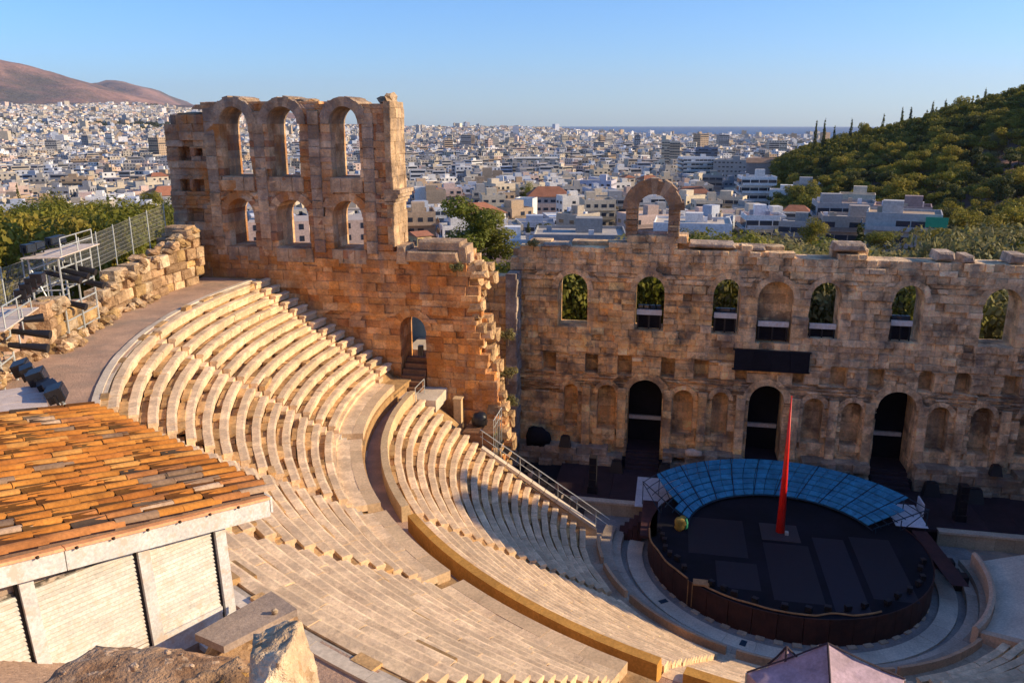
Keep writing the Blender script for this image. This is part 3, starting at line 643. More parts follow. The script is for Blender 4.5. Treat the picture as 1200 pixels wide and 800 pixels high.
def tone_e(x, z, r):
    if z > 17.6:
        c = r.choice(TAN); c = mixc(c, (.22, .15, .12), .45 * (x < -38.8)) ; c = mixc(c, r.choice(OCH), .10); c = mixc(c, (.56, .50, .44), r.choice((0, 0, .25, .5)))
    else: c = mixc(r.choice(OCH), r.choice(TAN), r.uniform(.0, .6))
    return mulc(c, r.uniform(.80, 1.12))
rootE = thing('arched_ruin', 'tall ruined stone wing with three high open arches over three lower ones', 'ruined wall', (-31, EY, 10))
bot = lambda x: lerp_tab([(-42, 14.8), (-36, 14.8), (-26.5, 8.6), (-19, 0)], x)
ends = lambda za, r: -19.6 - 1.6 * sstep(5, 17, za) + r.uniform(-.5, .35) if za < 18 else -26.5
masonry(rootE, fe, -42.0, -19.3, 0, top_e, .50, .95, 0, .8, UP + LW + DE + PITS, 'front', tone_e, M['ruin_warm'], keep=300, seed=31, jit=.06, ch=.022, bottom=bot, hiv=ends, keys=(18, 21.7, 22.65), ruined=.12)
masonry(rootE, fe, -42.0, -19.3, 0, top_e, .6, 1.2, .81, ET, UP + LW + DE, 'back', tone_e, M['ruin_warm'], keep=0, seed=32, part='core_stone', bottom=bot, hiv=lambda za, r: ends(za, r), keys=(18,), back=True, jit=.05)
tone_v = lambda x, z, r: mulc(r.choice([(.46, .36, .28), (.40, .31, .24), (.50, .38, .27)]), r.uniform(.8, 1.15))
for i, o in enumerate(UP): voussoirs(rootE, fe, o, 13, .62, 0, ET + .05, tone_v, M['ruin'], seed=100 + i, proud=.10)
for i, o in enumerate(LW + DE): voussoirs(rootE, fe, o, 11, .5, 0, ET, tone_e, M['ruin_warm'], seed=110 + i, proud=.02)
r = random.Random(8)
for o in UP + LW:      # pale sill blocks under the openings
    for i in range(3):
        mb = MB(); a = o['x0'] - .15 + i * (o['x1'] - o['x0'] + .3) / 3; b2 = a + (o['x1'] - o['x0'] + .3) / 3 - .02
        block(mb, fe, a, b2, a, b2, o['z0'] - .95, o['z0'] - .02, -.06, .3, mulc((.55, .42, .30), r.uniform(.85, 1.1)), r, .03, .02); mb.obj('sill_stone', M['ruin'], rootE)
for x in (-38.75, -35.3, -31.5, -27.9):    # shallow buttress strips between the high arches
    z = 17.8
    while z < 26.4:
        hh = r.uniform(.5, .9); mb = MB(); block(mb, fe, x - .36, x + .36, x - .36, x + .36, z, z + hh, -.12, .1, tone_v(x, z, r) if z > 21 else tone_e(x, z, r), r, .04, .03); mb.obj('pilaster_stone', M['ruin'], rootE); z += hh
z = 18.3                                   # squared end of the tower, of large pale blocks
while z < 27.1:
    hh = r.uniform(.55, .8); y = EY - .05
    while y < EY + ET:
        ww = r.uniform(.7, 1.3); y2 = min(y + ww, EY + ET + .1); mb = MB()
        block(mb, lambda s, d, zz: (-26.45 - d, s, zz), y, y2 - .01, y, y2 - .01, z, min(z + hh, 27.3), -.10, .35, mulc((.60, .44, .28), r.uniform(.82, 1.12)), r, .03, .02); mb.obj('end_block', M['ruin'], rootE); y = y2
    z += hh
for z, e in ((21.3, .25), (21.55, .42), (21.8, .55), (21.1, .12)):
    mb = MB(); mb.box(-26.9, -26.4 + e, EY - .2, EY + ET + .1, z - .12, z + .12, (.55, .42, .29)); mb.obj('cornice', M['ruin'], rootE)
for x, wd, ht in ((-27.0, 1.0, .35), (-26.7, .6, .6), (-36.9, 1.2, .3), (-32.2, 1.5, .25), (-40.6, 2.3, .35)):
    mb = MB(); boulder(mb, (x, EY + 1.1, top_e(x) + ht * .3), (wd * .6, 1.0, ht), (.50, .38, .26), r); mb.obj('loose_stone', M['rubble'], rootE)
for i in range(110):    # eroded stones of the wall core where the wing breaks off
    z = r.uniform(1, 17.5); x = -19.55 - 1.55 * sstep(5, 17, z) + r.uniform(-.7, .3); 
    mb = MB(); y0 = EY + r.uniform(-.15, ET - .5); ww, hh, dd = r.uniform(.35, .7), r.uniform(.22, .42), r.uniform(.5, 1.1); block(mb, lambda s, d, q: (s + (q - z) * .12, y0 + d, q + (s - x) * .10), x - ww, x + ww, x - ww * .85, x + ww * .8, z - hh, z + hh, 0, dd, mulc((.74, .52, .30), r.uniform(.7, 1.15)), r, .14, .09, True); mb.obj('core_boulder', M['rubble'], rootE)
for x0, x1, z0, z1, e in ((-24.9, -21.9, 18.1, 18.75, .0), (-25.6, -22.1, 17.4, 18.1, .25), (-22.4, -21.5, 17.3, 18.5, -.1), (-26.3, -25.5, 17.2, 18.4, .1)):
    mb = MB(); block(mb, fe, x0, x1, x0 + .1, x1 - .12, z0, z1, -.12 - e, 1.6, mulc((.50, .37, .25), r.uniform(.9, 1.1)), r, .10, .05, True); mb.obj('coping_stone', M['ruin'], rootE)
# passage behind the doorway of the wing
root = thing('doorway_stair', 'wooden steps rising through the ruined doorway to a pale landing', 'stairs', (-25.4, 3, 9))
for k in range(6):
    mb = MB(); mb.box(-26.15, -24.55, 2.4 + k * .42, 2.82 + k * .42, 8.8, 9.2 + k * .3); mb.obj('step', M['wood'], root)
mb = MB(); mb.box(-26.8, -24.0, 6.25, 9.3, 8.6, 10.75); mb.obj('landing', M['marble_pale'], root)
mb = MB(); mb.box(-27.4, -23.4, 9.3, 9.6, 8.6, 12.7, (.45, .6, .85)); mb.obj('screen_wall', M['skylit_blue'], root)  # blue of the skylit passage end is painted on this wall
mb = MB(); mb.box(-24.9, -24.6, 3.2, 3.5, 11.2, 11.9); mb.obj('lamp', M['black'], root)
struct_b = MB(); struct_b.box(-28.5, -23.1, 1.0, 3.72, 8.2, 8.98); o = struct_b.obj('doorway_platform', M['marble_pale']); o['kind'] = 'structure'
# rubble masses right of the doorway and ivy
# ---- unseen walls past the right edge of view, shaped to shade seats and stage
rootW = thing('shadow_walls', 'tall ruined stone wing at the far right, outside the picture', 'ruined wall', (30, EY, 10))
WA, WB = Vector((23.6, 3.1, 0)), Vector((39.2, -3.7, 0)); WU = (WB - WA).normalized(); WN = Vector((-WU.y, WU.x, 0)); WL = (WB - WA).length
fw_ = lambda s, d, z: tuple(WA + WU * s + WN * d + Vector((0, 0, z)))
masonry(rootW, fw_, 0, WL, 7, lambda s: lerp_tab([(0, 20.5), (2.4, 21.5), (2.5, 24.2), (5.4, 26.5), (5.5, 28), (10.5, 28.4), (10.6, 30.5), (WL, 31)], s), .9, 1.7, 0, 1.6, [], 'front', tone_e, M['ruin_warm'], keep=0, seed=35, back=True)
gw = lambda s, d, z: ((39.6 + d) * cos(s / 39.6), (39.6 + d) * sin(s / 39.6), z)
masonry(rootW, gw, R(-42) * 39.6, R(-5) * 39.6, 13, lambda s: 21.7 + .25 * noise.noise(Vector((s * .4, 3, 3))), .9, 1.7, 0, 1.2, [], 'front', tone_e, M['ruin_warm'], keep=0, seed=36, back=True)
masonry(rootW, lambda s, d, z: (23.8 + d, s, z), 3.2, 14.5, 0, lambda y: lerp_tab([(3.2, 15.2), (6, 15.2), (6.6, 18.2), (15, 18.2)], y), .9, 1.7, 0, 1.2, [], 'front', tone_e, M['ruin_warm'], keep=0, seed=37, back=True)
# ------------------------------------------------------------------ stage
root = thing('stage_platform', 'wide dark stage platform in front of the stage wall', 'stage', (-1.3, 8, 1.1))
for i in range(18):
    mb = MB(); x = -16.2 + i * 2.0; mb.box(x, x + 1.985, 5.05, 10.8, .9, 1.1); mb.obj('floor_panel', M['stagefloor'], root)
for x0, x1, ttl in ((-16.2, -9.9, 0), (8.6, 19.8, 0)):
    n = round((x1 - x0) / 1.1)
    for i in range(n):
        mb = MB(); a = x0 + (x1 - x0) * i / n; mb.box(a, a + (x1 - x0) / n - .015, 4.86, 5.04, 0, .98, (.78, .68, .56)); mb.obj('front_slab', M['marble_pale'], root)
    mb = MB(); mb.box(x0, x1, 4.74, 5.3, .99, 1.14, (.9, .84, .78)); mb.obj('front_coping', M['marble_pale'], root)
mb = MB(); mb.box(-20.2, 20, 5.2, 12, -.2, .89); mb.obj('base', M['deck'], root)
b = MB(); b.box(-24, 21, .7, 5.1, -.6, .06); struct(b, 'side_passage', M['gravel'])
DC = Vector((-1.28, .76, 0)); DR_ = 8.06
root = thing('round_stage', 'dark round stage with a tall brown panelled side wall', 'stage', (DC.x, DC.y, 0))
mb = MB(); ring_sector(mb, DC, [(.02, 1.5), (DR_, 1.5), (DR_, 1.62), (.02, 1.62)], 0, 2 * pi, 72); mb.obj('deck', M['deck'], root)
for i in range(40):
    a0 = 2 * pi * i / 40; mb = MB(); ring_sector(mb, DC, [(DR_ + .01, .05), (DR_ + .07, .05), (DR_ + .07, 1.66), (DR_ + .01, 1.66)], a0, a0 + 2 * pi / 40 - .004, 2); mb.obj('side_panel', M['brownpanel'], root)
for (x0, x1, y0, y1, c) in ((-5.5, -3.2, -5.2, -2.4, .5), (-2.6, .0, -5.9, .3, .25), (.4, 2.2, -6.4, 1.5, .7), (-7.0, -3.6, -1.8, 2.8, .25), (2.6, 4.9, -4.8, 2.0, .4)):
    mb = MB(); mb.box(x0, x1, y0, y1, 1.621, 1.626, (1, 1, 1)); o = mb.obj('deck_sheet', plain('deck_sheet_%d' % int(c * 100), (.011 + .006 * c, .011 + .006 * c, .017 + .012 * c), .6), root)
for a0, a1 in ((178, 196), (-20, -2)):
    mb = MB(); ring_sector(mb, DC, [(DR_ - .9, 1.63), (DR_ + .5, 1.63), (DR_ + .5, 1.70), (DR_ - .9, 1.70)], R(a0), R(a1), 4)
mb = MB(); mb.box(-9.9, -8.9, -.3, 4.6, 1.45, 1.62); props(mb.obj('maroon_gangway', M['maroon']), 'maroon gangway at the left edge of the round stage', 'gangway', 'maroon gangways')
mb = MB(); mb.hexa([(6.6, 2.6, 1.3), (7.5, 2.6, 1.3), (8.2, -2.0, 1.3), (7.3, -2.0, 1.3), (6.6, 3.6, 1.64), (7.5, 3.6, 1.64), (7.9, -.9, 1.64), (6.95, -1.2, 1.64)]); props(mb.obj('maroon_gangway', M['maroon']), 'maroon gangway at the right edge of the round stage', 'gangway', 'maroon gangways')
mb = MB(); mb.box(-10.45, -7.2, 4.5, 9.3, 1.12, 1.15); props(mb.obj('white_floor_sheet', M['white']), 'pale floor sheet under the left end of the blue canopy', 'floor sheet', 'pale floor sheets on the stage')
mb = MB(); mb.box(5.8, 7.7, 4.0, 7.2, 1.64, 1.67); props(mb.obj('white_floor_sheet', M['white']), 'pale floor sheet under the right end of the blue canopy', 'floor sheet', 'pale floor sheets on the stage')
mb = MB(); mb.box(7.75, 7.83, 5.6, 6.9, 1.64, 2.5); props(mb.obj('white_side_panel', M['white']), 'upright pale panel behind the right end of the blue canopy', 'panel')
# blue canopy: six curved strips on a steel lattice, ends bare
root = thing('blue_canopy', 'curved sloping blue strip canopy on a steel lattice behind the round stage', 'canopy', (DC.x, DC.y + 6, 1.7))
NR = 7; R0, R1, Zc0, Zc1 = 5.75, 9.65, 1.85, 2.75
def can(u, v):   # u along 0..1, v outwards 0..1
    a0 = 173.5 - 19 * v; a1 = 19.5 + 2 * v; a = R(a0 + (a1 - a0) * u)
    r = R0 + (R1 - R0) * v; return Vector((DC.x + r * cos(a), DC.y + r * sin(a), Zc0 + (Zc1 - Zc0) * v))
NS = 22
for j in range(NR):
    for i in range(NS):
        u0, u1 = .035 + .93 * i / NS, .035 + .93 * (i + 1) / NS - .002; v0, v1 = j / NR + .012, (j + 1) / NR - .012
        if (i == 0 and j > 1) or (i == NS - 1 and j > 4): continue
        mb = MB(); p = [can(u0, v0), can(u1, v0), can(u1, v1), can(u0, v1)]; z = Vector((0, 0, .05 + .02 * (j % 2)))
        mb.hexa(p + [q + z for q in p]); mb.obj('canopy_strip', M['blue'], root)
for j in range(NR + 1):
    mb = MB(); mb.tube([can(u / 30, j / NR) - Vector((0, 0, .03)) for u in range(31)], .035, 4); mb.obj('hoop_tube', M['bluedark'], root)
for i in range(12):
    u = i / 11; mb = MB(); mb.bar(can(u, 0) + Vector((0, 0, .08)), can(u, 1) + Vector((0, 0, .08)), .045, .05); mb.obj('rib', M['bluedark'], root)
    for v in (.05, .5, .98):
        q = can(u, v); mb = MB(); mb.bar(q, (q.x, q.y, 1.2), .05, .05); mb.obj('leg', M['bluedark'], root)
    mb = MB(); mb.bar(can(u, .98), tuple(can(u, .5) - Vector((0, 0, .75))), .04, .04); mb.obj('strut', M['bluedark'], root)
# red mast
root = thing('red_mast', 'tall thin red cone mast standing on the round stage', 'mast', (-1.42, 1.79, 1.62))
mb = MB(); mb.tube([(-1.42, 1.79, 1.66), (-1.45, 1.8, 5.5), (-1.5, 1.82, 10.5)], [.27, .17, .03], 14); mb.obj('cone', M['red'], root, smooth=True)
mb = MB(); mb.box(-2.6, -.35, .6, 2.75, 1.627, 1.66); mb.obj('base_plate', plain('base_plate_grey', (.045, .04, .045), .5), root)
mb = MB(); mb.box(-1.18, -.98, 1.35, 1.6, 1.66, 1.85); mb.obj('motor_box', M['steel'], root)
# wavy ochre roll along the front rim
root = None
def rim_pt(a, dr, z): return Vector((DC.x + (DR_ + dr) * cos(R(a)), DC.y + (DR_ + dr) * sin(R(a)), z))
mb = MB(); mb.tube([rim_pt(a, .02 + .14 * noise.noise(Vector((a * .08, 1, 1))), 1.74 + .04 * noise.noise(Vector((a * .11, 5, 1)))) for a in range(-178, -134, 2)], .055, 6, (1.3, 1, .8)); props(mb.obj('cloth_roll', M['rope']), 'ochre cloth roll along the left rim of the round stage', 'cloth roll', 'cloth rolls on the stage rim')
mb = MB(); mb.tube([rim_pt(a, -.15 - .45 * max(0, noise.noise(Vector((a * .07, 2, 1)))), 1.72) for a in range(-132, -58, 2)], .05, 6, (.8, .75, .75)); props(mb.obj('cloth_roll', M['rope']), 'long dull cloth roll along the front rim of the round stage', 'cloth roll', 'cloth rolls on the stage rim')
root = thing('rim_ladder', 'small orange ladder piece hanging on the stage rim', 'ladder', tuple(rim_pt(-134, .1, 1.2)))
for da in (0, 2.2):
    mb = MB(); mb.bar(rim_pt(-135 + da, .12, .25), rim_pt(-135 + da, .12, 1.75), .05, .05); mb.obj('rail', M['rope'], root)
mb = MB(); mb.box(*[q for q in (lambda p: (p.x - .1, p.x + .75, p.y - .4, p.y + .15, 1.70, 1.80))(rim_pt(-133, -.1, 1.7))]); mb.obj('board', M['rope'], root)
# small floodlights along the rim
def floodlight(name='floodlight', label=None, group=None, s=.32):
    t = thing(name, label, 'floodlight', (0, 0, 0), group)
    mb = MB(); mb.box(-s / 2, s / 2, -s * .4, s * .4, s * .35, s * 1.1); mb.obj('housing', M['black'], t)
    mb = MB(); mb.box(-s * .42, s * .42, s * .4 + .002, s * .4 + .02, s * .42, s * 1.02); mb.obj('lens', M['glass'], t)
    mb = MB(); mb.box(-s * .6, -s * .53, -.03, .03, 0, s * .8); mb.box(s * .53, s * .6, -.03, .03, 0, s * .8); mb.box(-s * .6, s * .6, -.03, .03, -.0, .03); mb.obj('yoke', M['black'], t)
    return t
RL = ('nearest the blue canopy', 'second from the canopy', 'third from the canopy', 'fourth from the canopy', 'fifth from the canopy', 'sixth from the canopy', 'farthest from the canopy')
RF = ('leftmost of nine', 'second of nine', 'third of nine', 'fourth of nine', 'middle of nine', 'sixth of nine', 'seventh of nine', 'eighth of nine', 'rightmost of nine')
pf = floodlight(label='small black floodlight on the rim of the round stage', group='floodlights on the stage rim')
angs = [-176, -171, -167, -160, -154, -149, -143, -128, -122, -116, -109, -97, -88, -80, -72, -64, -55, -46, -38, -30, -24, -17, -10]
for i, a in enumerate(angs):
    o = pf if i == 0 else copy_tree(pf); p = rim_pt(a + rng.uniform(-1, 1), -.45 - rng.random() * .3, 1.625); o.location = p; o.rotation_euler.z = R(a + 90 + rng.uniform(-30, 30)); 
    o['label'] = 'small black floodlight on the %s rim of the round stage, %s' % (('left', RL[i]) if i < 7 else ('front', RF[i - 7]) if i < 16 else ('right', RL[::-1][i - 16]))
# loudspeaker stacks, sacks, steps
def speaker_stack(x, y, z, h, label):
    t = thing('loudspeaker_stack', label, 'loudspeaker', (x, y, z), 'tall black loudspeaker stacks')
    n = 5
    for k in range(n):
        w2 = .26 if k else .34; mb = MB(); mb.box(x - w2, x + w2, y - .32, y + .32, z + h * k / n + .01, z + h * (k + 1) / n - .01); c = mb.obj('cabinet', M['black'], t)
        mb = MB(); mb.box(x - w2 + .04, x + w2 - .04, y - .335, y - .323, z + h * k / n + .05, z + h * (k + 1) / n - .05); mb.obj('grille', M['deck'], c)
speaker_stack(-13.45, 6.2, 1.1, 2.7, 'tall black loudspeaker stack at the left of the stage platform')
speaker_stack(10.35, 6.7, 1.1, 2.5, 'tall black loudspeaker stack at the right of the stage platform')
r = random.Random(21)
for (x, y, z, s, lb) in ((-16.0, 10.6, 2.55, .45, 'black cabinet on the stone podium left of the first niche'), (-12.05, 9.9, 1.1, .5, 'black cabinet left of the left stage door'), (-8.55, 9.95, 1.1, .5, 'black cabinet right of the left stage door'),
                         (4.9, 10.0, 1.1, .5, 'black cabinet left of the right stage door'), (9.6, 10.2, 1.1, .55, 'black cabinet right of the right stage door'), (13.6, 10.6, 2.8, .4, 'black cabinet on the podium near the right edge'), (12.2, 9.7, 1.1, .55, 'low black cabinet near the right edge of the stage')):
    t = thing('speaker_cabinet', lb, 'loudspeaker', (x, y, z), 'low black cabinets along the podium')
    mb = MB(); mb.hexa([(x - s, y - s * .6, z), (x + s, y - s * .6, z), (x + s, y + s * .6, z), (x - s, y + s * .6, z), (x - s * .7, y - s * .2, z + s * 1.7), (x + s * .7, y - s * .2, z + s * 1.7), (x + s * .7, y + s * .6, z + s * 1.7), (x - s * .7, y + s * .6, z + s * 1.7)]); mb.obj('housing', M['black'], t)
    mb = MB(); mb.box(x - s * .5, x + s * .5, y - .02, y + .3, z + s * 1.7 + .002, z + s * 1.7 + .06); mb.obj('handle', M['black'], t)
def lump(name, label, cat, c, s, m, t=(1, 1, 1), sub=6, seed=1, group=None):
    mb = MB(); boulder(mb, c, s, t, random.Random(seed), sub); o = mb.obj(name, m, smooth=True); return props(o, label, cat, group)
lump('black_cloth_heap', 'dark rounded heap under black cloth at the left end of the podium', 'heap', (-18.1, 10.9, 3.0), (1.05, .6, .95), M['deck'])
lump('marble_fragment', 'pale marble fragment on the ground left of the stage', 'stone', (-18.0, 8.6, .6), (.7, .5, .75), M['marble_pale'], (1, .85, .75), 5, 4)
lump('marble_fragment', 'white marble block lying on the podium left of the middle door', 'stone', (-6.6, 10.7, 2.75), (.75, .3, .3), M['marble_pale'], (1.1, 1.05, 1.05), 4, 6)
root = thing('cloth_sack', 'ochre and green sack on the left of the round stage', 'sack', (-7.35, 1.0, 1.63))
mb = MB(); boulder(mb, (-7.45, .95, 2.0), (.45, .42, .52), (1, 1, 1), random.Random(3), 5); mb.obj('sack_body', M['sack'], root, True)
mb = MB(); boulder(mb, (-7.12, .95, 2.05), (.13, .3, .42), (1, 1, 1), random.Random(9), 4); mb.obj('green_flap', M['greencloth'], root, True)
root = thing('stage_steps', 'dark maroon steps up to the round stage at its left', 'steps', (-10.2, 2.5, 0))
for k in range(5):
    mb = MB(); mb.box(-11.3 + k * .3, -11.02 + k * .3, 1.7, 3.2, .06, .35 + k * .28); mb.obj('step', M['maroon'], root)
root = thing('steel_fence', 'row of dark cases beside the right gangway', 'cases', (8.4, 1, 0))
for k in range(4):
    mb = MB(); mb.box(7.7 + k * .12, 8.35 + k * .12, 1.9 - k * .8, 2.5 - k * .8, .1, .8 + .2 * (k % 2)); mb.obj('case', M['black'], root)
root.name = 'equipment_cases'
# big black panel on the stage wall
root = thing('hung_screen', 'wide black screen hung on the stage wall above the middle door', 'panel', (-1.55, 11.5, 9.7))
for i in range(4):
    mb = MB(); mb.box(-4.1 + i * 1.275, -4.1 + (i + 1) * 1.275 - .01, 11.40, 11.55, 9.02, 10.5); mb.obj('panel_sheet', M['deck'], root)
mb = MB(); mb.box(-4.2, 1.1, 11.56, 11.72, 8.98, 9.08); mb.box(-4.2, 1.1, 11.56, 11.72, 10.42, 10.54); mb.obj('frame', M['black'], root)
# lighting shelves in the upper windows
for (x0, x1, lb) in ((-11.2, -9.25, 'second window from the left'), (-5.75, -4.0, 'third window from the left'), (-2.7, -.45, 'walled-up niche above the black panel'), (.77, 2.7, 'window right of the walled-up niche'), (6.07, 7.6, 'window second from the right')):
    zf = 11.55 if 'niche' not in lb else 11.1
    t = thing('lighting_shelf', 'pale beam on dark posts in the ' + lb, 'shelf', ((x0 + x1) / 2, 12.3, zf), 'lighting shelves in the upper windows')
    yb = 12.1 if 'niche' not in lb else 12.05
    mb = MB(); mb.box(x0 + .08, x1 - .08, yb, yb + .18, zf + 1.05, zf + 1.42); mb.obj('beam', M['whitewood'], t)
    mb = MB(); mb.box(x0 + .08, x1 - .08, yb + .2, yb + 1.0 if 'niche' not in lb else yb + .48, zf + 1.2, zf + 1.3); mb.obj('shelf_board', M['deck'], t)
    for q in (x0 + .12, (x0 + x1) / 2 - .05, x1 - .22):
        mb = MB(); mb.box(q, q + .1, yb + .05, yb + .15, zf, zf + 1.04); mb.obj('post', M['black'], t)
    mb = MB(); mb.box(x0 + .1, x1 - .1, yb + .38, yb + .45, zf, zf + 1.18); mb.obj('back_cloth', M['deck'], t)
    if 'niche' in lb: continue
    for k in range(4):
        f = floodlight('spotlight', ('leftmost', 'second', 'third', 'rightmost')[k] + ' black spotlight in the ' + lb, 'spotlights in the upper windows', .34); f.location = (x0 + .35 + k * (x1 - x0 - .7) / 3, yb + .5, zf + 1.31); f.rotation_euler.z = pi + rng.uniform(-.4, .4)
# equipment deck at the ruined wing
root = thing('equipment_deck', 'small brown wooden deck beside the ruined wing', 'deck', (-20.2, 1.6, 6.6))
for i in range(4):
    mb = MB(); mb.box(-21.3 + i * .5, -20.82 + i * .5, .75, 3.4, 7.0, 7.1); mb.obj('board', M['wood'], root)
for x, y in ((-21.2, .85), (-19.5, .85), (-21.2, 3.3), (-19.5, 3.3)):
    mb = MB(); mb.box(x - .06, x + .06, y - .06, y + .06, 4.6, 7.0); mb.obj('post', M['wood'], root)
mb = MB(); mb.box(-21.25, -19.4, .72, .74, 6.1, 6.98); mb.obj('front_board', M['wood'], root)
lump('black_cover', 'black covered equipment on the small brown deck', 'cover', (-20.5, 2.0, 7.5), (.55, .5, .6), M['black'], (1, 1, 1), 5, 8)
root = thing('wooden_box', 'tall plain wooden box leaning by the ruined wing', 'box', (-22.2, 3.0, 7.2))
mb = MB(); mb.box(-22.45, -21.95, 2.85, 3.35, 6.4, 8.45, (1, 1, 1)); mb.obj('box_body', M['palewall'], root)
mb = MB(); mb.box(-22.5, -21.9, 2.8, 3.4, 8.46, 8.55); mb.obj('lid', M['palewall'], root)
root = thing('deck_railing', 'steel railing around the side stair by the brown deck', 'railing', (-19.2, 1.5, 6.5))
for i in range(5):
    mb = MB(); mb.tube([(-19.3, .8 + i * .6, 5.2), (-19.3, .8 + i * .6, 8.0)], .025, 5); mb.obj('post', M['steel'], root)
mb = MB(); mb.tube([(-19.3, .8, 8.0), (-19.3, 3.2, 8.0)], .03, 5); mb.tube([(-19.3, .8, 7.5), (-19.3, 3.2, 7.5)], .02, 5); mb.obj('rail', M['steel'], root)
root = thing('side_stair', 'dark steel stair going down along the ruined wing', 'stairs', (-18.5, 3, 3))
for k in range(12):
    mb = MB(); x = -19.6 + k * .5; mb.box(x, x + .45, 2.2, 3.4, 5.6 - k * .4, 5.66 - k * .4); mb.obj('step', M['black'], root)
root = thing('doorway_railing', 'short steel railing on the platform before the ruined doorway', 'railing', (-24.3, 1.2, 9))
for y in (.4, 2.3):
    mb = MB(); mb.tube([(-24.25, y, 8.95), (-24.25, y, 9.95)], .03, 5); mb.obj('post', M['steel'], root)
mb = MB(); mb.tube([(-24.25, .4, 9.95), (-24.25, 2.3, 9.95)], .03, 5); mb.tube([(-24.25, .4, 9.5), (-24.25, 2.3, 9.5)], .02, 5); mb.obj('rail', M['steel'], root)
# tents
def tent(label, apex, corners, zb, m, m2):
    t = thing('market_tent', label, 'tent', (apex[0], apex[1], zb), 'cloth tents on the seats')
    n = len(corners); A = Vector(apex)
    for i in range(n):
        a, b2 = Vector(corners[i]), Vector(corners[(i + 1) % n]); mb = MB(); G = 6
        def sp(u, v):
            p = a.lerp(b2, u).lerp(A, v); q = p.copy(); q.z -= .16 * sin(pi * u) * (1 - v) + .10 * sin(pi * v) ; q.z += .05 * noise.noise(Vector((p.x * 1.7, p.y * 1.7, 2))); return q
        for x in range(G):
            for y in range(G):
                u0, u1, v0, v1 = x / G, (x + 1) / G, y / G, (y + 1) / G; mb.face([sp(u0, v0), sp(u1, v0), sp(u1, v1), sp(u0, v1)] if y < G - 1 else [sp(u0, v0), sp(u1, v0), A])
        mb.obj('roof_panel', m, t, True)
        mb = MB()
        for x in range(G):
            p, q = sp(x / G, 0), sp((x + 1) / G, 0); d = Vector((0, 0, -.34)); mb.face([p, p + d, q + d, q])
        mb.obj('valance', m, t, True)
        mb = MB(); mb.tube([a + Vector((0, 0, .012)), (a + A) / 2 + Vector((0, 0, -.03)), A], .03, 4); mb.obj('seam', m2, t)
        mb = MB(); mb.tube([(a.x, a.y, zb), (a.x, a.y, a.z - .02)], .03, 5); mb.obj('leg', M['steel'], t)
    return t
A = far(970, 753, 20.3); fw = Vector((.16, .987, 0)); rt = Vector((.987, -.16, 0)); e = Vector((0, 0, -.78))
tent('large mauve cloth tent standing on the seats at the bottom edge', A, [A + rt * 1.98 + fw * .28 + e, A + fw * 1.0 - rt * .15 + e, A - rt * 1.95 - fw * .75 + e * 1.15, A - fw * 2.6 + rt * .2 + e], 10.0, M['mauve'], M['mauvedark'])
A = far(922, 757, 21.0); e = Vector((0, 0, -.75))
tent('small folded dark tent just behind the large mauve tent', A, [A + rt * .75 + fw * .2 + e, A + fw * .7 + e, A - rt * .45 + e * .95, A - fw * .7 + e], 10.0, M['mauve'], M['mauvedark'])

# ------------------------------------------------------------------ tile-roofed white shed in the foreground
U = Vector((.47, .883, 0)).normalized(); Wd = Vector((-U.y, U.x, 0))         # U: along the rake towards the stage, Wd: along the eave to the left
C = far(320, 577, 9.5); SL = .146
def rp(u, v, h=0.0):                     # u: metres back from the eave, v: metres along the eave, h above the roof plane
    p = C - U * u + Wd * v; return Vector((p.x, p.y, C.z + SL * u + h))
shed = thing('tile_roof_shed', 'white wooden shed with an orange barrel tile roof in the left foreground', 'shed', (C.x, C.y, 19.6))
tile_cache = {}
def tile_mesh(kind, q):
    L = .46; mb = MB(); n = 8; rr = .064 if kind == 'cover' else .096; r = random.Random(q * 7 + (kind == 'cover'))
    V = []
    for (u, sc, dz) in ((0, 1.0, .0), (L, .86, .012)):
        for lay in (0, 1):
            for k in range(n + 1):
                a = pi * k / n; x = rr * sc * cos(a) * (1 - .1 * lay); z = rr * sc * sin(a) * ((1.0 if kind == 'cover' else .72) - .1 * lay)
                if kind != 'cover': z = -z * .7 + .05
                V.append((u, x, z + dz))
    m = n + 1; F = []
    for k in range(n):
        F += [(k, k + 1, 2 * m + k + 1, 2 * m + k), (m + k + 1, m + k, 3 * m + k, 3 * m + k + 1), (k + 1, k, m + k, m + k + 1), (2 * m + k, 2 * m + k + 1, 3 * m + k + 1, 3 * m + k)]
    F += [(0, 2 * m, 3 * m, m), (n, m + n, 3 * m + n, 2 * m + n)]
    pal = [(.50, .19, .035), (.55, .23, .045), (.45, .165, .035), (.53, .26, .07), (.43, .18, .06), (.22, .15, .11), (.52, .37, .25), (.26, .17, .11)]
    mb.mesh(V, F, mulc(pal[q], .96) if kind == 'cover' else mulc(pal[q], .24)); o = mb.obj('roof_tile', M['tile'], smooth=False); me = o.data; bpy.data.objects.remove(o); return me  # pans coloured darker to stand for shade between the covers
r = random.Random(17); basis = Matrix((( -U.x, Wd.x, 0), (-U.y, Wd.y, 0), (SL, 0, 1))).to_4x4()
basis = Matrix.Rotation(math.atan2(-U.y, -U.x), 4, 'Z') @ Matrix.Rotation(-math.atan(SL), 4, 'Y')
pitch = .212; ntile = 0; under = MB()
tiles = []
for i in range(23):
    for j in range(14):
        for kind in ('cover', 'pan'):
            v = .06 + i * pitch + (0 if kind == 'cover' else pitch / 2); u = -.04 + j * .365 + r.uniform(-.02, .02)
            patch = noise.noise(Vector((u * .9, v * .9, 4.2))); edge = v < .55
            q = r.choice((0, 0, 0, 1, 1, 2, 3))
            if patch > .36: q = r.choice((5, 7, 6, 4))
            elif r.random() < .03: q = r.choice((5, 7, 6))
            if edge and r.random() < .55: q = r.choice((6, 4, 4))
            tiles.append((kind, q, u, v))
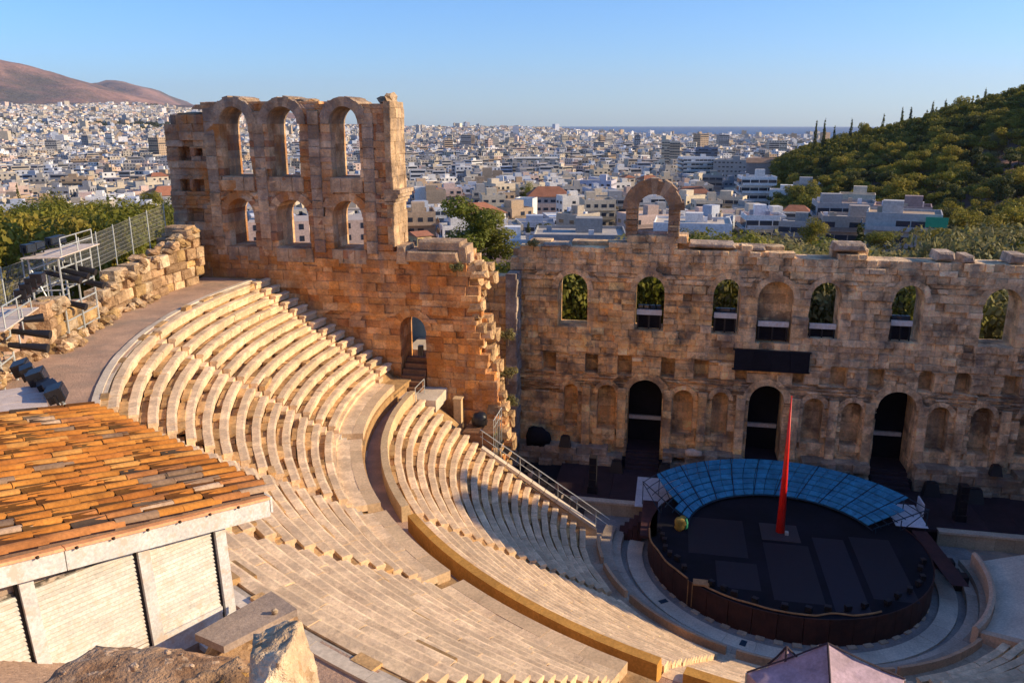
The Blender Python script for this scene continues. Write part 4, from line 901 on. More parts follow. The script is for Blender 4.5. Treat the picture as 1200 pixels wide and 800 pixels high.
tiles.sort(key=lambda t: (t[0] != 'cover', t[2]))
rest = {}
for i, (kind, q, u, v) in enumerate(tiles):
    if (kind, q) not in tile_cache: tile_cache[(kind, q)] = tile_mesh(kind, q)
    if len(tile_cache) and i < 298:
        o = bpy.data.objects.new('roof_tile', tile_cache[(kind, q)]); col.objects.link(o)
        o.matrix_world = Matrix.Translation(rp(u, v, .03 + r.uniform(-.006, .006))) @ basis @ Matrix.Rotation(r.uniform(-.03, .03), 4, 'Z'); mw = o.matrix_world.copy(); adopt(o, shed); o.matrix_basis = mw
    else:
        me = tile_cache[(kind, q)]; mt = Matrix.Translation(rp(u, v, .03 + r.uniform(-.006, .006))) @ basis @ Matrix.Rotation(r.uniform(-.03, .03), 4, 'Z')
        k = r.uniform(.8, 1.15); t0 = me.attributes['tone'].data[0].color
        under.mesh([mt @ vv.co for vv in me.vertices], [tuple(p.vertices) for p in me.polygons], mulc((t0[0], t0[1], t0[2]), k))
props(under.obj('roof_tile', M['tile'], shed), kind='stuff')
mb = MB(); mb.hexa([rp(.06, .10, -.06), rp(.06, 4.9, -.06), rp(5.2, 4.9, -.06), rp(5.2, .10, -.06), rp(.06, .10, .03), rp(.06, 4.9, .03), rp(5.2, 4.9, .03), rp(5.2, .10, .03)], (.2, .13, .1)); mb.obj('roof_board', M['tile'], shed)
# barge board in two lengths, batten with nail holes under the tiles
for a, b2 in ((.06, 2.4), (2.41, 5.2)):
    mb = MB(); mb.hexa([rp(a, .03, -.30), rp(a, .0, -.30), rp(b2, .0, -.30), rp(b2, .03, -.30), rp(a, .03, -.07), rp(a, .0, -.07), rp(b2, .0, -.07), rp(b2, .03, -.07)]); mb.obj('barge_board', M['whitewood'], shed)
    mb = MB(); mb.hexa([rp(a, .06, -.068), rp(a, -.03, -.068), rp(b2, -.03, -.068), rp(b2, .06, -.068), rp(a, .06, -.04), rp(a, -.02, -.04), rp(b2, -.02, -.04), rp(b2, .06, -.04)], (.75, .38, .2)); mb.obj('edge_batten', M['tile'], shed)
for k in range(12):
    mb = MB(); p = rp(.5 + k * .36, -.034, -.062); mb.box(p.x - .012, p.x + .012, p.y - .012, p.y + .012, p.z - .014, p.z + .012, (.06, .04, .03)); mb.obj('tile_gap', M['tile'], shed)
mb = MB(); mb.hexa([rp(.0, .03, -.27), rp(.0, 4.9, -.27), rp(.03, 4.9, -.27), rp(.03, .03, -.27), rp(.0, .03, -.06), rp(.0, 4.9, -.06), rp(.03, 4.9, -.06), rp(.03, .03, -.06)]); mb.obj('eave_board', M['whitewood'], shed)
# side wall: posts and roller shutters of narrow slats, leaning slightly in at the foot
lean = Vector((.054, 0, 0)); V_IN = .13; ROOFU = .28
def wp(u, v, z):     # u back from eave, v inwards, z below the barge board bottom
    top = rp(u, v, -.29); k = -z
    return Vector((top.x, top.y, top.z - z)) + (U * .054 + Wd * .044) * z
def wall_bar(u0, u1, v0, v1, z0, z1, name, m, parent, t=(1, 1, 1)):
    mb = MB(); P = []
    for z in (z1, z0):
        v0_ = v0 + (.02 if name == 'slat' and z == z0 else 0)
        f = lambda u: z + SL * (u - UR) if level else z
        P += [wp(u0, v0_, f(u0)), wp(u1, v0_, f(u1)), wp(u1, v1, f(u1)), wp(u0, v1, f(u0))]
    mb.hexa(P, t); return mb.obj(name, m, parent)
UR = .62; level = True
posts = (.62, 1.53, 2.69, 4.1)
for i, u in enumerate(posts):
    level = False; wall_bar(u, u + .13, V_IN - .03, V_IN + .07, .0, 2.3, 'post', M['whitewood'], shed)
    wall_bar(u + .132, u + .16, V_IN + .02, V_IN + .05, .0, 2.3, 'gap_strip', M['black'], shed)
level = True
for i in range(3):
    a, b2 = posts[i] + .165, posts[i + 1] - .005
    fr = wall_bar(a, b2, V_IN + .055, V_IN + .07, -.14, 2.3, 'shutter', M['whitewood'], shed, (.16, .14, .12))
    for k in range(40):
        z = -.10 + k * .052
        if z > (1.25 if i == 0 else 2.2): break
        wall_bar(a, b2, V_IN + .008, V_IN + .054, z, z + .036, 'slat', M['whitewood'], fr, mulc((1, .97, .9), rng.uniform(.9, 1.05)))
    if i == 0:
        wall_bar(a, b2, V_IN - .02, V_IN + .05, 1.08, 1.16, 'rail', M['whitewood'], shed); wall_bar(a, b2, V_IN + .0, V_IN + .05, 1.17, 1.42, 'base_board', M['whitewood'], shed)
mb = MB(); p = [wp(posts[0] + .02, V_IN + .08, 0), wp(4.8, V_IN + .08, 0), wp(4.8, 4.6, 0), wp(posts[0] + .02, 4.6, 0)]
q = [Vector((x.x, x.y, 19.2)) for x in p]; mb.hexa(q + p); mb.obj('inner_wall', M['greywood'], shed)
mb = MB(); a = wp(posts[0] + .1, V_IN, 1.4); mb.bar(a - U * .4 + Vector((0, 0, -.1)), a + U * .5 + Vector((0, 0, -.1)), .3, .08); mb.obj('floor_sill', M['whitewood'], shed)

# ------------------------------------------------------------------ rocks, board and pebbles by the shed
import bmesh
def rock_mesh(c, s, seed, t, n=26, amp=.05, flat=None, cuts=9):
    """a fractured rock: convex facets of random points, cut fine and roughened"""
    rr = random.Random(seed); bm = bmesh.new(); off = Vector((seed * 3.1, seed * 1.7, seed))
    for _ in range(n):
        d = Vector((rr.gauss(0, 1), rr.gauss(0, 1), rr.gauss(0, 1))).normalized(); q = max(abs(d.x), abs(d.y), abs(d.z)); bm.verts.new(d / (q ** .6) * rr.uniform(.86, 1.05))
    h = bmesh.ops.convex_hull(bm, input=bm.verts); bmesh.ops.delete(bm, geom=[v for v in bm.verts if not v.link_faces], context='VERTS')
    bmesh.ops.triangulate(bm, faces=bm.faces); bmesh.ops.subdivide_edges(bm, edges=bm.edges, cuts=cuts, use_grid_fill=True)
    for v in bm.verts:
        d = v.co.normalized(); k = amp * noise.fractal(v.co * 2.6 + off, .9, 2., 4) + amp * .5 * noise.fractal(v.co * 9 + off, .7, 2., 4) - amp * 1.5 * max(0, .30 - abs(noise.noise(v.co * 2.1 + off))) + amp * .25 * noise.noise(v.co * 30)
        p = v.co + d * k
        if flat is not None and p.z > flat: p.z = flat + (p.z - flat) * .25
        v.co = Vector((c[0] + p.x * s[0], c[1] + p.y * s[1], c[2] + p.z * s[2]))
    bm.verts.ensure_lookup_table(); bm.verts.index_update(); mb = MB(); mb.V = [tuple(v.co) for v in bm.verts]
    for f in bm.faces:
        mb.F.append(tuple(v.index for v in f.verts)); q = f.calc_center_median(); z = noise.fractal(q * 3.1 + off, 1., 2., 4); g = noise.noise(q * 14 + off)
        cc = mixc(t[0], t[1], sstep(-.3, .3, z)); mb.T.append(mulc(mixc(cc, t[2], .8 * sstep(.40, .52, g)), rr.uniform(.92, 1.06)))
    bm.free(); return mb
M['rock'].node_tree.nodes['Principled BSDF'].inputs['Roughness'].default_value = .95
p = far(322, 778, 4.0)
props(rock_mesh((p.x - .005, p.y, p.z - .27), (.255, .31, .46), 4, ((.66, .50, .32), (.76, .62, .43), (.50, .33, .18))).obj('limestone_boulder', M['rock'], smooth=True), 'bright pale yellow boulder at the bottom left, right of the grey board', 'rock')
p = far(170, 800, 5.3)
props(rock_mesh((p.x - .15, p.y + .1, p.z - .50), (.98, .62, .66), 5, ((.34, .20, .11), (.46, .30, .18), (.66, .48, .32)), 30, .07, .62, 12).obj('brown_rock_ledge', M['rock'], smooth=True), 'brown pebbly rock ledge at the bottom left in front of the white shed', 'rock')
p = far(268, 812, 4.5)
props(rock_mesh((p.x - .1, p.y + .05, p.z - .30), (.40, .36, .36), 8, ((.30, .19, .11), (.44, .29, .17), (.62, .34, .08)), 26, .08).obj('brown_rock_ledge', M['rock'], smooth=True), 'rough brown rock between the ledge and the pale boulder', 'rock')
led = [o for o in scene.objects if o.name.startswith('brown_rock_ledge')]; mb = MB(); r = random.Random(31)
for o in led:
    for v in o.data.vertices:
        if v.normal.z > .55 and r.random() < .035:
            s_ = .006 + .022 * r.random() ** 3; boulder(mb, tuple(v.co + Vector((0, 0, s_ * .4))), (s_, s_ * .8, s_ * .7), mulc((.58, .43, .30), r.uniform(.6, 1.2)), r, 0)
props(mb.obj('ledge_gravel', M['rock']), kind='stuff')
def level_pt(px, py, z):
    d = ray(px, py); return CAM + d * ((z - CAM.z) / d.z)
P = [level_pt(228, 742, 20.55), level_pt(262, 757, 20.55), level_pt(348, 713, 20.55), level_pt(318, 692, 20.55)]
mb = MB(); dz = Vector((0, 0, -.09)); mb.hexa([q + dz for q in P] + P); props(mb.obj('grey_board', M['greywood']), 'grey weathered board lying between the shed post and the rocks', 'board')
for i, (u, v, s_, lb) in enumerate(((.2, .5, .42, 'brown stone under the near end of the grey board'), (.75, .5, .45, 'brown stone under the far end of the grey board'))):
    q = P[0].lerp(P[3], u).lerp(P[1].lerp(P[2], u), v); props(rock_mesh((q.x, q.y, 20.0), (s_ * .8, s_, .46), 40 + i, ((.30, .19, .11), (.44, .29, .17), (.5, .34, .2)), 22, .08, None, 4).obj('support_stone', M['rock'], smooth=True), lb, 'rock')
lump('pebble', 'small pale pebble on the grey board', 'pebble', tuple(level_pt(322, 716, 20.58)), (.045, .04, .04), M['rock'], (.6, .48, .34), 3, 2, None)
for i, (x, y, s, lb) in enumerate(((157, 781, .03, 'roundish pale pebble on the brown ledge casting a long shadow'), (196, 764, .022, 'small grey pebble on the right of the brown ledge'), (225, 780, .02, 'white pebble on the brown ledge nearest the boulder'))):
    lump('pebble', lb, 'pebble', tuple(far(x, y, 4.75)), (s, s * .8, s * .8), M['rock'], (.6, .46, .34), 4, i, 'pebbles on the rock ledge')

# ------------------------------------------------------------------ gallery back wall on the left: coursed stones and rubble
def gtop(a):
    return lerp_tab([(177.0, 19.4), (178.0, 19.35), (182, 18.5), (186.5, 18.35), (188.5, 17.7), (190.5, 18.2), (192.5, 17.4), (194.5, 16.8), (197, 16.9), (199, 17.7), (203, 18.3), (210, 18.6), (216, 19)], a) + .18 * noise.noise(Vector((a * .9, 2, 2)))
root = thing('gallery_wall', 'broken low wall of pale and brown stones along the back of the earth gallery', 'ruined wall', (-39, -6, 16))
gf = lambda s, d, z: ((39.0 + d) * cos(s / 39.0), (39.0 + d) * sin(s / 39.0), z)
GT = [(.62, .46, .30), (.54, .38, .24), (.68, .54, .38), (.46, .31, .19), (.58, .40, .20)]
tone_g = lambda s, z, r: mulc(r.choice(GT), r.uniform(.75, 1.15))
masonry(root, gf, R(177.2) * 39, R(203) * 39, 15.9, lambda s: gtop(math.degrees(s / 39.0)), .55, .85, 0, 1.0, [], 'front', tone_g, M['rubble'], keep=300, seed=51, jit=.10, ch=.09, back=True, ruined=.35)
r = random.Random(12)
for i in range(75):
    a = r.uniform(177.5, 202.5); z = gtop(a); mb = MB()
    boulder(mb, gf(R(a) * 39, r.uniform(.0, .9), z + r.uniform(-.3, .1)), (r.uniform(.25, .55), r.uniform(.25, .55), r.uniform(.18, .35)), tone_g(0, 0, r), r, 1); mb.obj('loose_stone', M['rubble'], root)
for i in range(120):
    a = r.uniform(186.5, 216); mb = MB(); boulder(mb, gf(R(a) * 39, r.uniform(-.45, .1) if a < 203 else r.uniform(.45, 1.0), 15.95 + (r.uniform(0, .35) if a < 203 else r.uniform(0, 2.4))), (r.uniform(.2, .5), r.uniform(.2, .5), r.uniform(.15, .35)), tone_g(0, 0, r), r, 1); mb.obj('loose_stone', M['rubble'], root)
root = thing('gallery_pillar', 'stepped stone pillar at the end of the gallery wall by the tall ruin', 'pillar', (-40.2, 1.2, 16))
for k, (x0, x1, y0, y1, z0, z1) in enumerate(((-41.4, -39.3, .2, 1.9, 17.2, 18.2), (-41.3, -39.25, .5, 1.9, 18.2, 18.9), (-41.0, -39.35, .9, 2.0, 18.9, 19.6), (-41.9, -40.2, 1.9, 3.6, 16, 19.0))):
    mb = MB(); block(mb, lambda s, d, z: (s, y0 + d, z), x0, x1, x0 + .05, x1 - .05, z0, z1, 0, y1 - y0, mulc((.56, .40, .26), r.uniform(.85, 1.15)), r, .08, .06, True); mb.obj('stone_block', M['rubble'], root)
# mesh fence on the terrace behind
root = thing('mesh_fence', 'grey wire mesh fence on posts above the gallery wall', 'fence', (-43, -4, 18.5))
fp = [Vector(((41.6) * cos(R(a)), 41.6 * sin(R(a)), lerp_tab([(176, 19.0), (180, 18.6), (186, 18.0), (196, 17.6), (206, 17.6)], a))) for a in (177.2, 179.6, 182.0, 184.4, 186.8, 189.2, 191.6, 194.2, 197, 200, 203)]
m = bpy.data.materials.new('wire_mesh'); m.use_nodes = True; n = m.node_tree.nodes; L = m.node_tree.links
M['wire'] = plain('galvanised_wire', (.34, .33, .30), .5, .3)
for i, (a, b2) in enumerate(zip(fp, fp[1:])):
    mb = MB(); k = 16
    for q in range(k + 1):
        p = a.lerp(b2, q / k); mb.bar(p + Vector((0, 0, .08)), p + Vector((0, 0, 1.95)), .013, .013)
    for q in range(9):
        z = Vector((0, 0, .1 + q * .23)); mb.bar(a + z, b2 + z, .013, .013)
    mb.obj('mesh_panel', M['wire'], root)
for p in fp:
    mb = MB(); mb.tube([p - Vector((0, 0, .6)), p + Vector((0, 0, 2.05))], .035, 5); mb.obj('post', M['steel'], root)
# light scaffolds
def profile_spot(label, p, d, L=1.25, grp='long black spotlights on the scaffolds'):
    t = thing('profile_spotlight', label, 'spotlight', p, grp); p = Vector(p); d = Vector(d).normalized()
    mb = MB(); mb.tube([p, p + d * L * .30], [.10, .13], 8); mb.obj('lamp_house', M['black'], t)
    mb = MB(); mb.tube([p + d * L * .305, p + d * L * .9], [.11, .17], 8); mb.obj('barrel', M['black'], t)
    mb = MB(); mb.tube([p + d * L * .9, p + d * L], [.175, .18], 8); mb.obj('hood', M['black'], t)
    mb = MB(); q = p + d * L * .3; mb.bar(q + Vector((0, 0, .1)), q + Vector((0, 0, .42)), .05, .05); mb.obj('clamp', M['steel'], t)
def scaffold(label, feet, z0, levels, top, back, over):
    """feet: front legs left to right; back: vector to the rear legs"""
    t = thing('light_scaffold', label, 'scaffold', feet[0], 'light scaffolds on the gallery')
    bk = Vector(back); rows = [[Vector(p) for p in feet], [Vector(p) + bk for p in feet]]
    for rw in rows:
        for p in rw:
            mb = MB(); mb.tube([(p.x, p.y, z0), (p.x, p.y, top)], .045, 6, (1, 1, 1)); mb.obj('leg', M['steel'], t)
        for z in levels:
            mb = MB(); mb.tube([(rw[0].x, rw[0].y, z), (rw[-1].x, rw[-1].y, z)], .04, 6); mb.obj('ledger', M['steel'], t)
    for a, b2 in zip(*rows):
        for z in levels[1::2]:
            mb = MB(); mb.tube([(a.x, a.y, z), (b2.x, b2.y, z)], .035, 5); mb.obj('transom', M['steel'], t)
    mb = MB(); a, b2 = rows[0][0], rows[1][0]; mb.tube([(a.x, a.y, z0 + .3), (b2.x, b2.y, top - .4)], .03, 5); mb.obj('brace', M['steel'], t)
    al = (rows[0][-1] - rows[0][0]).normalized(); nb = bk.normalized()
    n = 5; L = (rows[0][-1] - rows[0][0]).length + 1.0; W_ = bk.length + over + .15
    for i in range(n):
        o = rows[0][0] - al * .4 - nb * over + nb * (W_ * i / n); mb = MB(); P = [o, o + al * L, o + al * L + nb * (W_ / n - .015), o + nb * (W_ / n - .015)]
        P = [Vector((q.x, q.y, 0)) for q in P]; mb.hexa([q + Vector((0, 0, top)) for q in P] + [q + Vector((0, 0, top + .05)) for q in P], (1.0, .85, .75)); mb.obj('deck_board', M['whitewood'], t)
    e = rows[0][0] - nb * .45
    for k in range(3):
        p = rows[0][0] + al * (L - 1.0) * k / 2 - nb * (over - .08); mb = MB(); mb.tube([(p.x, p.y, top + .05), (p.x, p.y, top + .85)], .03, 5, (1, .8, .7)); mb.obj('guard_post', M['steel'], t)
    a = rows[0][0] - nb * (over - .08); b2 = rows[0][-1] - nb * (over - .08)
    for z in (.45, .85):
        mb = MB(); mb.tube([(a.x, a.y, top + z), (b2.x, b2.y, top + z)], .03, 5); mb.obj('guard_rail', M['steel'], t)
    return rows, al, nb
rows, al, nb = scaffold('pale steel light scaffold with a deck roof beside the broken gallery wall', [(-36.63, -13.46, 15.9), (-36.95, -12.0, 15.9), (-37.5, -10.26, 15.9)], 15.95, [16.4, 17.0, 17.7, 18.5, 19.5], 20.05, (-1.15, -.5, 0), .25)
fwd = Vector((.96, .2, -.25))
for i, (f, z, lb) in enumerate(((.15, 19.3, 'uppermost spotlight under the deck of the far scaffold'), (.4, 19.35, 'second spotlight under the deck of the far scaffold'), (.65, 19.4, 'third spotlight under the deck of the far scaffold'), (.2, 18.0, 'left spotlight in the middle bay of the far scaffold'), (.85, 18.6, 'right spotlight sticking out of the far scaffold'))):
    p = rows[0][0].lerp(rows[0][2], f) - nb * 0 + nb * .9; profile_spot('long black ' + lb, (p.x, p.y, z), fwd, 1.7)
for i, f in enumerate((.05, .3, .75, .95)):
    o = floodlight('floodlight', ('black floodlight with a bright back on the far scaffold deck, left end', 'black floodlight on the far scaffold deck, second from the left', 'black floodlight on the far scaffold deck, third from the left', 'black floodlight on the far scaffold deck, right end')[i], 'floodlights on the scaffold decks', .5); p = rows[1][0].lerp(rows[1][2], f); o.location = (p.x, p.y, 20.11); o.rotation_euler.z = R(-100)
    mb = MB(); mb.box(-.24, .24, -.22, -.201, .2, .5); q = mb.obj('glare_plate', M['white']); q.parent = o  # white plate painted in for the glare on the lamp
rows, al, nb = scaffold('nearer pale steel light scaffold cut by the left edge of the picture', [(-33.4, -21.6, 15.9), (-34.15, -20.1, 15.9), (-34.65, -18.9, 15.9)], 15.95, [16.4, 17.0, 17.8, 18.4], 18.75, (-1.5, -.7, 0), 1.0)
for i, (px, py, D, lb) in enumerate(((14, 388, 35.0, 'upper long black spotlight pointing right from the near scaffold'), (10, 404, 34.0, 'lower long black spotlight pointing right from the near scaffold'), (16, 376, 35.5, 'short black spotlight under the near scaffold deck'))):
    profile_spot(lb, tuple(far(px, py, D)), (.93, .34, -.14) if i < 2 else (.7, .7, 0), 1.35 if i < 2 else 1.0)
for i, (px, py) in enumerate(((28, 352), (34, 345), (40, 338), (46, 333))):
    o = floodlight('floodlight', ('lowest', 'second lowest', 'third', 'topmost')[i] + ' black floodlight on the rail of the near scaffold deck', 'floodlights on the scaffold decks', .5); o.location = far(px, py + 3, 36); o.rotation_euler.z = R(-70)
    mb = MB(); mb.box(-.24, .24, -.22, -.201, .2, .5); q = mb.obj('glare_plate', M['white']); q.parent = o  # glare of the lamp drawn as a white plate
# diagonal bar with floodlights
root = thing('light_bar', 'slanting steel bar carrying a cluster of black floodlights above the tile roof', 'lamp bar', tuple(far(50, 455, 27)))
a, b2 = far(30, 440, 29), far(76, 474, 25); mb = MB(); mb.tube([a, b2], .05, 6); mb.obj('bar', M['steel'], root)
for q in (a.lerp(b2, .12), a.lerp(b2, .85)):
    mb = MB(); mb.tube([q, (q.x, q.y, 15.9)], .04, 6); mb.obj('leg', M['steel'], root)
for i, f in enumerate((.05, .2, .35, .5, .65, .8, .95)):
    o = floodlight('floodlight', ('first and highest', 'second', 'third', 'fourth and middle', 'fifth', 'sixth', 'seventh and lowest')[i] + ' black floodlight on the slanting bar', 'floodlights on the slanting bar', .44 if i % 3 else .54); o.location = a.lerp(b2, f) + Vector((0, 0, -.05 + .1 * (i % 2))); o.rotation_euler = (.3, .1, R(-60 + 12 * (i % 3)))
# lower plank deck above the roof line
root = thing('plank_deck', 'pale plank deck just above the far edge of the tile roof', 'deck', tuple(far(20, 478, 25)))
a, b2, c, d = far(-30, 462, 27), far(52, 460, 27), far(58, 484, 24), far(-30, 488, 24)
for i in range(4):
    f0, f1 = i / 4, (i + 1) / 4 - .01; mb = MB(); P = [a.lerp(d, f1), b2.lerp(c, f1), b2.lerp(c, f0), a.lerp(d, f0)]; zz = a.z * .5 + c.z * .5
    P = [Vector((q.x, q.y, zz)) for q in P]; mb.hexa([q - Vector((0, 0, .06)) for q in P] + P, (.95, .8, .72)); mb.obj('plank', M['whitewood'], root)
for q in (b2, c):
    mb = MB(); mb.tube([(q.x - .2, q.y, zz - .07), (q.x - .2, q.y, 15.9)], .05, 6); mb.obj('leg', M['steel'], root)
# ------------------------------------------------------------------ vegetation
def crown_mesh(name, blobs, nleaf, size, m, seed, flat=.0, dark=.75):
    r = random.Random(seed); mb = MB(); tot = sum(b2[3] * b2[4] for b2 in blobs)
    for (x, y, z, rx, rz) in blobs:
        k = int(nleaf * rx * rz / tot); bt = r.uniform(.82, 1.18)
        for _ in range(k):
            while True:
                d = Vector((r.uniform(-1, 1), r.uniform(-1, 1), r.uniform(-1, 1)))
                if .05 < d.length <= 1: break
            d.normalize(); q = 1 - .38 * r.random() ** 1.6; lump_ = 1 + .22 * noise.noise(d * 2.2 + Vector((x, y, z + seed)))
            p = Vector((x + d.x * rx * q * lump_, y + d.y * rx * q * lump_, z + d.z * rz * q * lump_))
            nrm = (d + Vector((r.gauss(0, .42), r.gauss(0, .42), r.gauss(0, .42) + .2))).normalized()
            u = nrm.orthogonal().normalized(); v = nrm.cross(u); a = r.uniform(0, pi); u, v = u * cos(a) + v * sin(a), v * cos(a) - u * sin(a)
            s = size * r.uniform(.6, 1.35); l = s * r.uniform(.45, .8); t = bt * r.uniform(dark, 1.28)
            mb.face([p - u * s, p - v * l, p + u * s, p + v * l * r.uniform(.6, 1.1)], (t * r.uniform(.92, 1.08), t, t * r.uniform(.85, 1.1)))
    o = mb.obj(name, m); me = o.data; bpy.data.objects.remove(o); return me
def trunk_mesh(h, r0, limbs, seed):
    r = random.Random(seed); mb = MB(); top = Vector((r.uniform(-.3, .3), r.uniform(-.3, .3), h))
    mb.tube([(0, 0, -1.2), (r.uniform(-.1, .1), r.uniform(-.1, .1), h * .5), top], [r0 * 1.25, r0, r0 * .6], 7)
    for (x, y, z) in limbs:
        s = Vector((0, 0, h * r.uniform(.6, 1.0))); e = Vector((x, y, z)); mb.tube([s, (s + e) / 2 + Vector((0, 0, r.uniform(-.2, .3))), e], [r0 * .5, r0 * .35, r0 * .15], 5)
    o = mb.obj('trunk', M['bark']); me = o.data; bpy.data.objects.remove(o); return me
PROTO = {}; TOPZ = {}
def blobs_pine(r, R_, H, n):
    return [(r.uniform(-.75, .75) * R_, r.uniform(-.75, .75) * R_, H * r.uniform(.52, .92), R_ * r.uniform(.38, .62), R_ * r.uniform(.22, .38)) for _ in range(n)]
def blobs_round(r, R_, H, n):
    out = []
    for _ in range(n):
        a = r.uniform(0, 2 * pi); q = R_ * r.uniform(.2, .68); out.append((q * cos(a), q * sin(a), H * r.uniform(.35, .82), R_ * r.uniform(.36, .58), R_ * r.uniform(.3, .5)))
    return out
def make_proto(kind, i, seed):
    r = random.Random(seed)
    if kind == 'pine': B = blobs_pine(r, 3.4, 8.5, 10); me = crown_mesh('crown', B, 3000, .22, M['leaf_pine'], seed); h, r0 = 5.5, .2
    elif kind == 'dark': B = blobs_pine(r, 2.7, 10, 9); me = crown_mesh('crown', B, 2400, .21, M['leaf_dark'], seed); h, r0 = 7, .2
    elif kind == 'olive': B = blobs_round(r, 2.6, 4.4, 11); me = crown_mesh('crown', B, 5200, .115, M['leaf_olive'], seed); h, r0 = 2.0, .18
    elif kind == 'broad': B = blobs_round(r, 3.2, 8, 13); me = crown_mesh('crown', B, 5600, .145, M['leaf_broad'], seed); h, r0 = 4.2, .2
    elif kind == 'tall': B = [(r.uniform(-1.7, 1.7), r.uniform(-1.7, 1.7), z, r.uniform(1.0, 1.8), r.uniform(.9, 1.5)) for z in [4 + .75 * q for q in range(17)]]; me = crown_mesh('crown', B, 8500, .18, M['leaf_broad'], seed); h, r0 = 10, .28
    elif kind == 'cypress': B = [(r.uniform(-.1, .1), r.uniform(-.1, .1), 1 + q * .8, 1.0 * (1 - (q / 12) ** 1.6) + .12, .9) for q in range(12)]; me = crown_mesh('crown', B, 1100, .24, M['leaf_dark'], seed); h, r0 = 2.5, .15
    elif kind == 'bush': B = [(r.uniform(-.9, .9), r.uniform(-.9, .9), r.uniform(.3, .9), r.uniform(.5, .9), r.uniform(.4, .7)) for _ in range(7)]; me = crown_mesh('crown', B, 700, .17, M['leaf_olive'], seed); h, r0 = .5, .08
    tr = trunk_mesh(h, r0, [(b2[0] * .8, b2[1] * .8, b2[2]) for b2 in B[:6]], seed)
    zs = sorted(v.co.z for v in me.vertices); TOPZ[me.name] = zs[int(len(zs) * .985)]
    return (me, tr)
for kind, n in (('pine', 6), ('dark', 4), ('olive', 5), ('broad', 5), ('tall', 2), ('cypress', 3), ('bush', 3)): PROTO[kind] = [make_proto(kind, i, 100 + i * 13 + len(kind)) for i in range(n)]
NAMES = {'pine': ('pine_tree', 'pine'), 'dark': ('conifer_tree', 'conifer'), 'olive': ('olive_tree', 'olive tree'), 'broad': ('broadleaf_tree', 'tree'), 'tall': ('tall_tree', 'tree'), 'cypress': ('cypress_tree', 'cypress'), 'bush': ('bush', 'bush')}
def tree(kind, x, y, z, s, label, group=None, r=rng, sz=None, top=None):
    me, tr = r.choice(PROTO[kind]); nm, cat = NAMES[kind]
    if top is not None: sz = max(.45 * s, (top - z) / TOPZ[me.name])
    t = thing(nm, label, cat, (x, y, z), group, r.uniform(0, 2 * pi)); t.scale = (s, s, sz or s * r.uniform(.88, 1.15))
    for n_, q in (('crown', me), ('trunk', tr)):
        o = bpy.data.objects.new(n_, q); col.objects.link(o); o.parent = t
    return t
def pxaz(px): return math.degrees(math.atan((px - 600) / 976)) - 11.2
def azpx(az): return 600 + 976 * math.tan(R(az + 11.2))
def polar(px, D):
    a = R(pxaz(px)); x, y = CAM.x + D * sin(a), CAM.y + D * cos(a); return x, y, ground_h(x, y)
r = random.Random(77)
# hill wood
pts = []; grid = {}
for _ in range(14000):
    px = r.uniform(806, 1320); D = math.sqrt(r.uniform(205 ** 2, 540 ** 2)); x, y, z = polar(px, D)
    if hill_h(D, pxaz(px)) < -4 or ( px < 905 and D < 330) : continue
    if px < 1120 and D < 255 and px > 850: continue
    sp = 5.6 if D < 420 else 7.5
    g = (int(x / sp), int(y / sp))
    if any((g[0] + i, g[1] + j) in grid and (grid[(g[0] + i, g[1] + j)][0] - x) ** 2 + (grid[(g[0] + i, g[1] + j)][1] - y) ** 2 < sp * sp * .8 for i in (-1, 0, 1) for j in (-1, 0, 1)): continue
    grid[g] = (x, y); pts.append((D, px, x, y, z))
pts.sort(); ind = 0; stuff = MB()
def band(D, px):
    v = 'at the hill foot' if D < 270 else 'on the lower hill slope' if D < 330 else 'on the middle hill slope' if D < 390 else 'on the upper hill slope' if D < 440 else 'on the hill crest'
    hz = 'above the white blocks' if px < 945 else 'above the red hipped roof' if px < 985 else 'above the curved canopy' if px < 1030 else 'above the green awning block' if px < 1080 else 'right of the green awning' if px < 1125 else 'toward the right edge' if px < 1165 else 'at the right edge'
    return v, hz
for (D, px, x, y, z) in pts:
    crest = D > 385 and z > 6
    kind = r.choice(('pine', 'pine', 'pine', 'pine', 'dark', 'olive')) if not crest else r.choice(('pine', 'dark', 'dark', 'cypress', 'pine'))
    if px < 1010 and D > 340: kind = r.choice(('dark', 'cypress', 'dark', 'pine'))
    if ind < 300 and px < 1225:
        v, hz = band(D, px); nm = NAMES[kind]
        sc_ = r.uniform(.8, 1.3); tall = 'large ' if sc_ > 1.15 else 'small ' if sc_ < .92 else ''
        adj = {'pine': 'round pine', 'dark': 'dark conifer', 'olive': 'grey olive tree', 'cypress': 'slender cypress'}[kind]
        tree(kind, x, y, z - .3, sc_ * {'olive': 1.25, 'cypress': .95, 'pine': .95, 'dark': .85}[kind], '%s%s %s %s' % (tall, adj, v, hz), '%s%ss %s, %s' % (tall, nm[1], v, hz), r); ind += 1
    else:
        me = r.choice(PROTO[kind])[0]; s = r.uniform(.85, 1.25); a = r.uniform(0, 6.3); ca, sa = cos(a) * s, sin(a) * s; off = r.randrange(3); step = 4
        vs = me.vertices; 
        for p in list(me.polygons)[off::step]:
            q = [vs[i].co for i in p.vertices]; c = sum(q, Vector()) / 4
            q = [c + (w_ - c) * 1.8 for w_ in q]; stuff.face([(x + w_.x * ca - w_.y * sa, y + w_.x * sa + w_.y * ca, z + w_.z * s) for w_ in q], (r.uniform(.6, 1.1),) * 3)
props(stuff.obj('far_wood', M['leaf_pine']), kind='stuff')
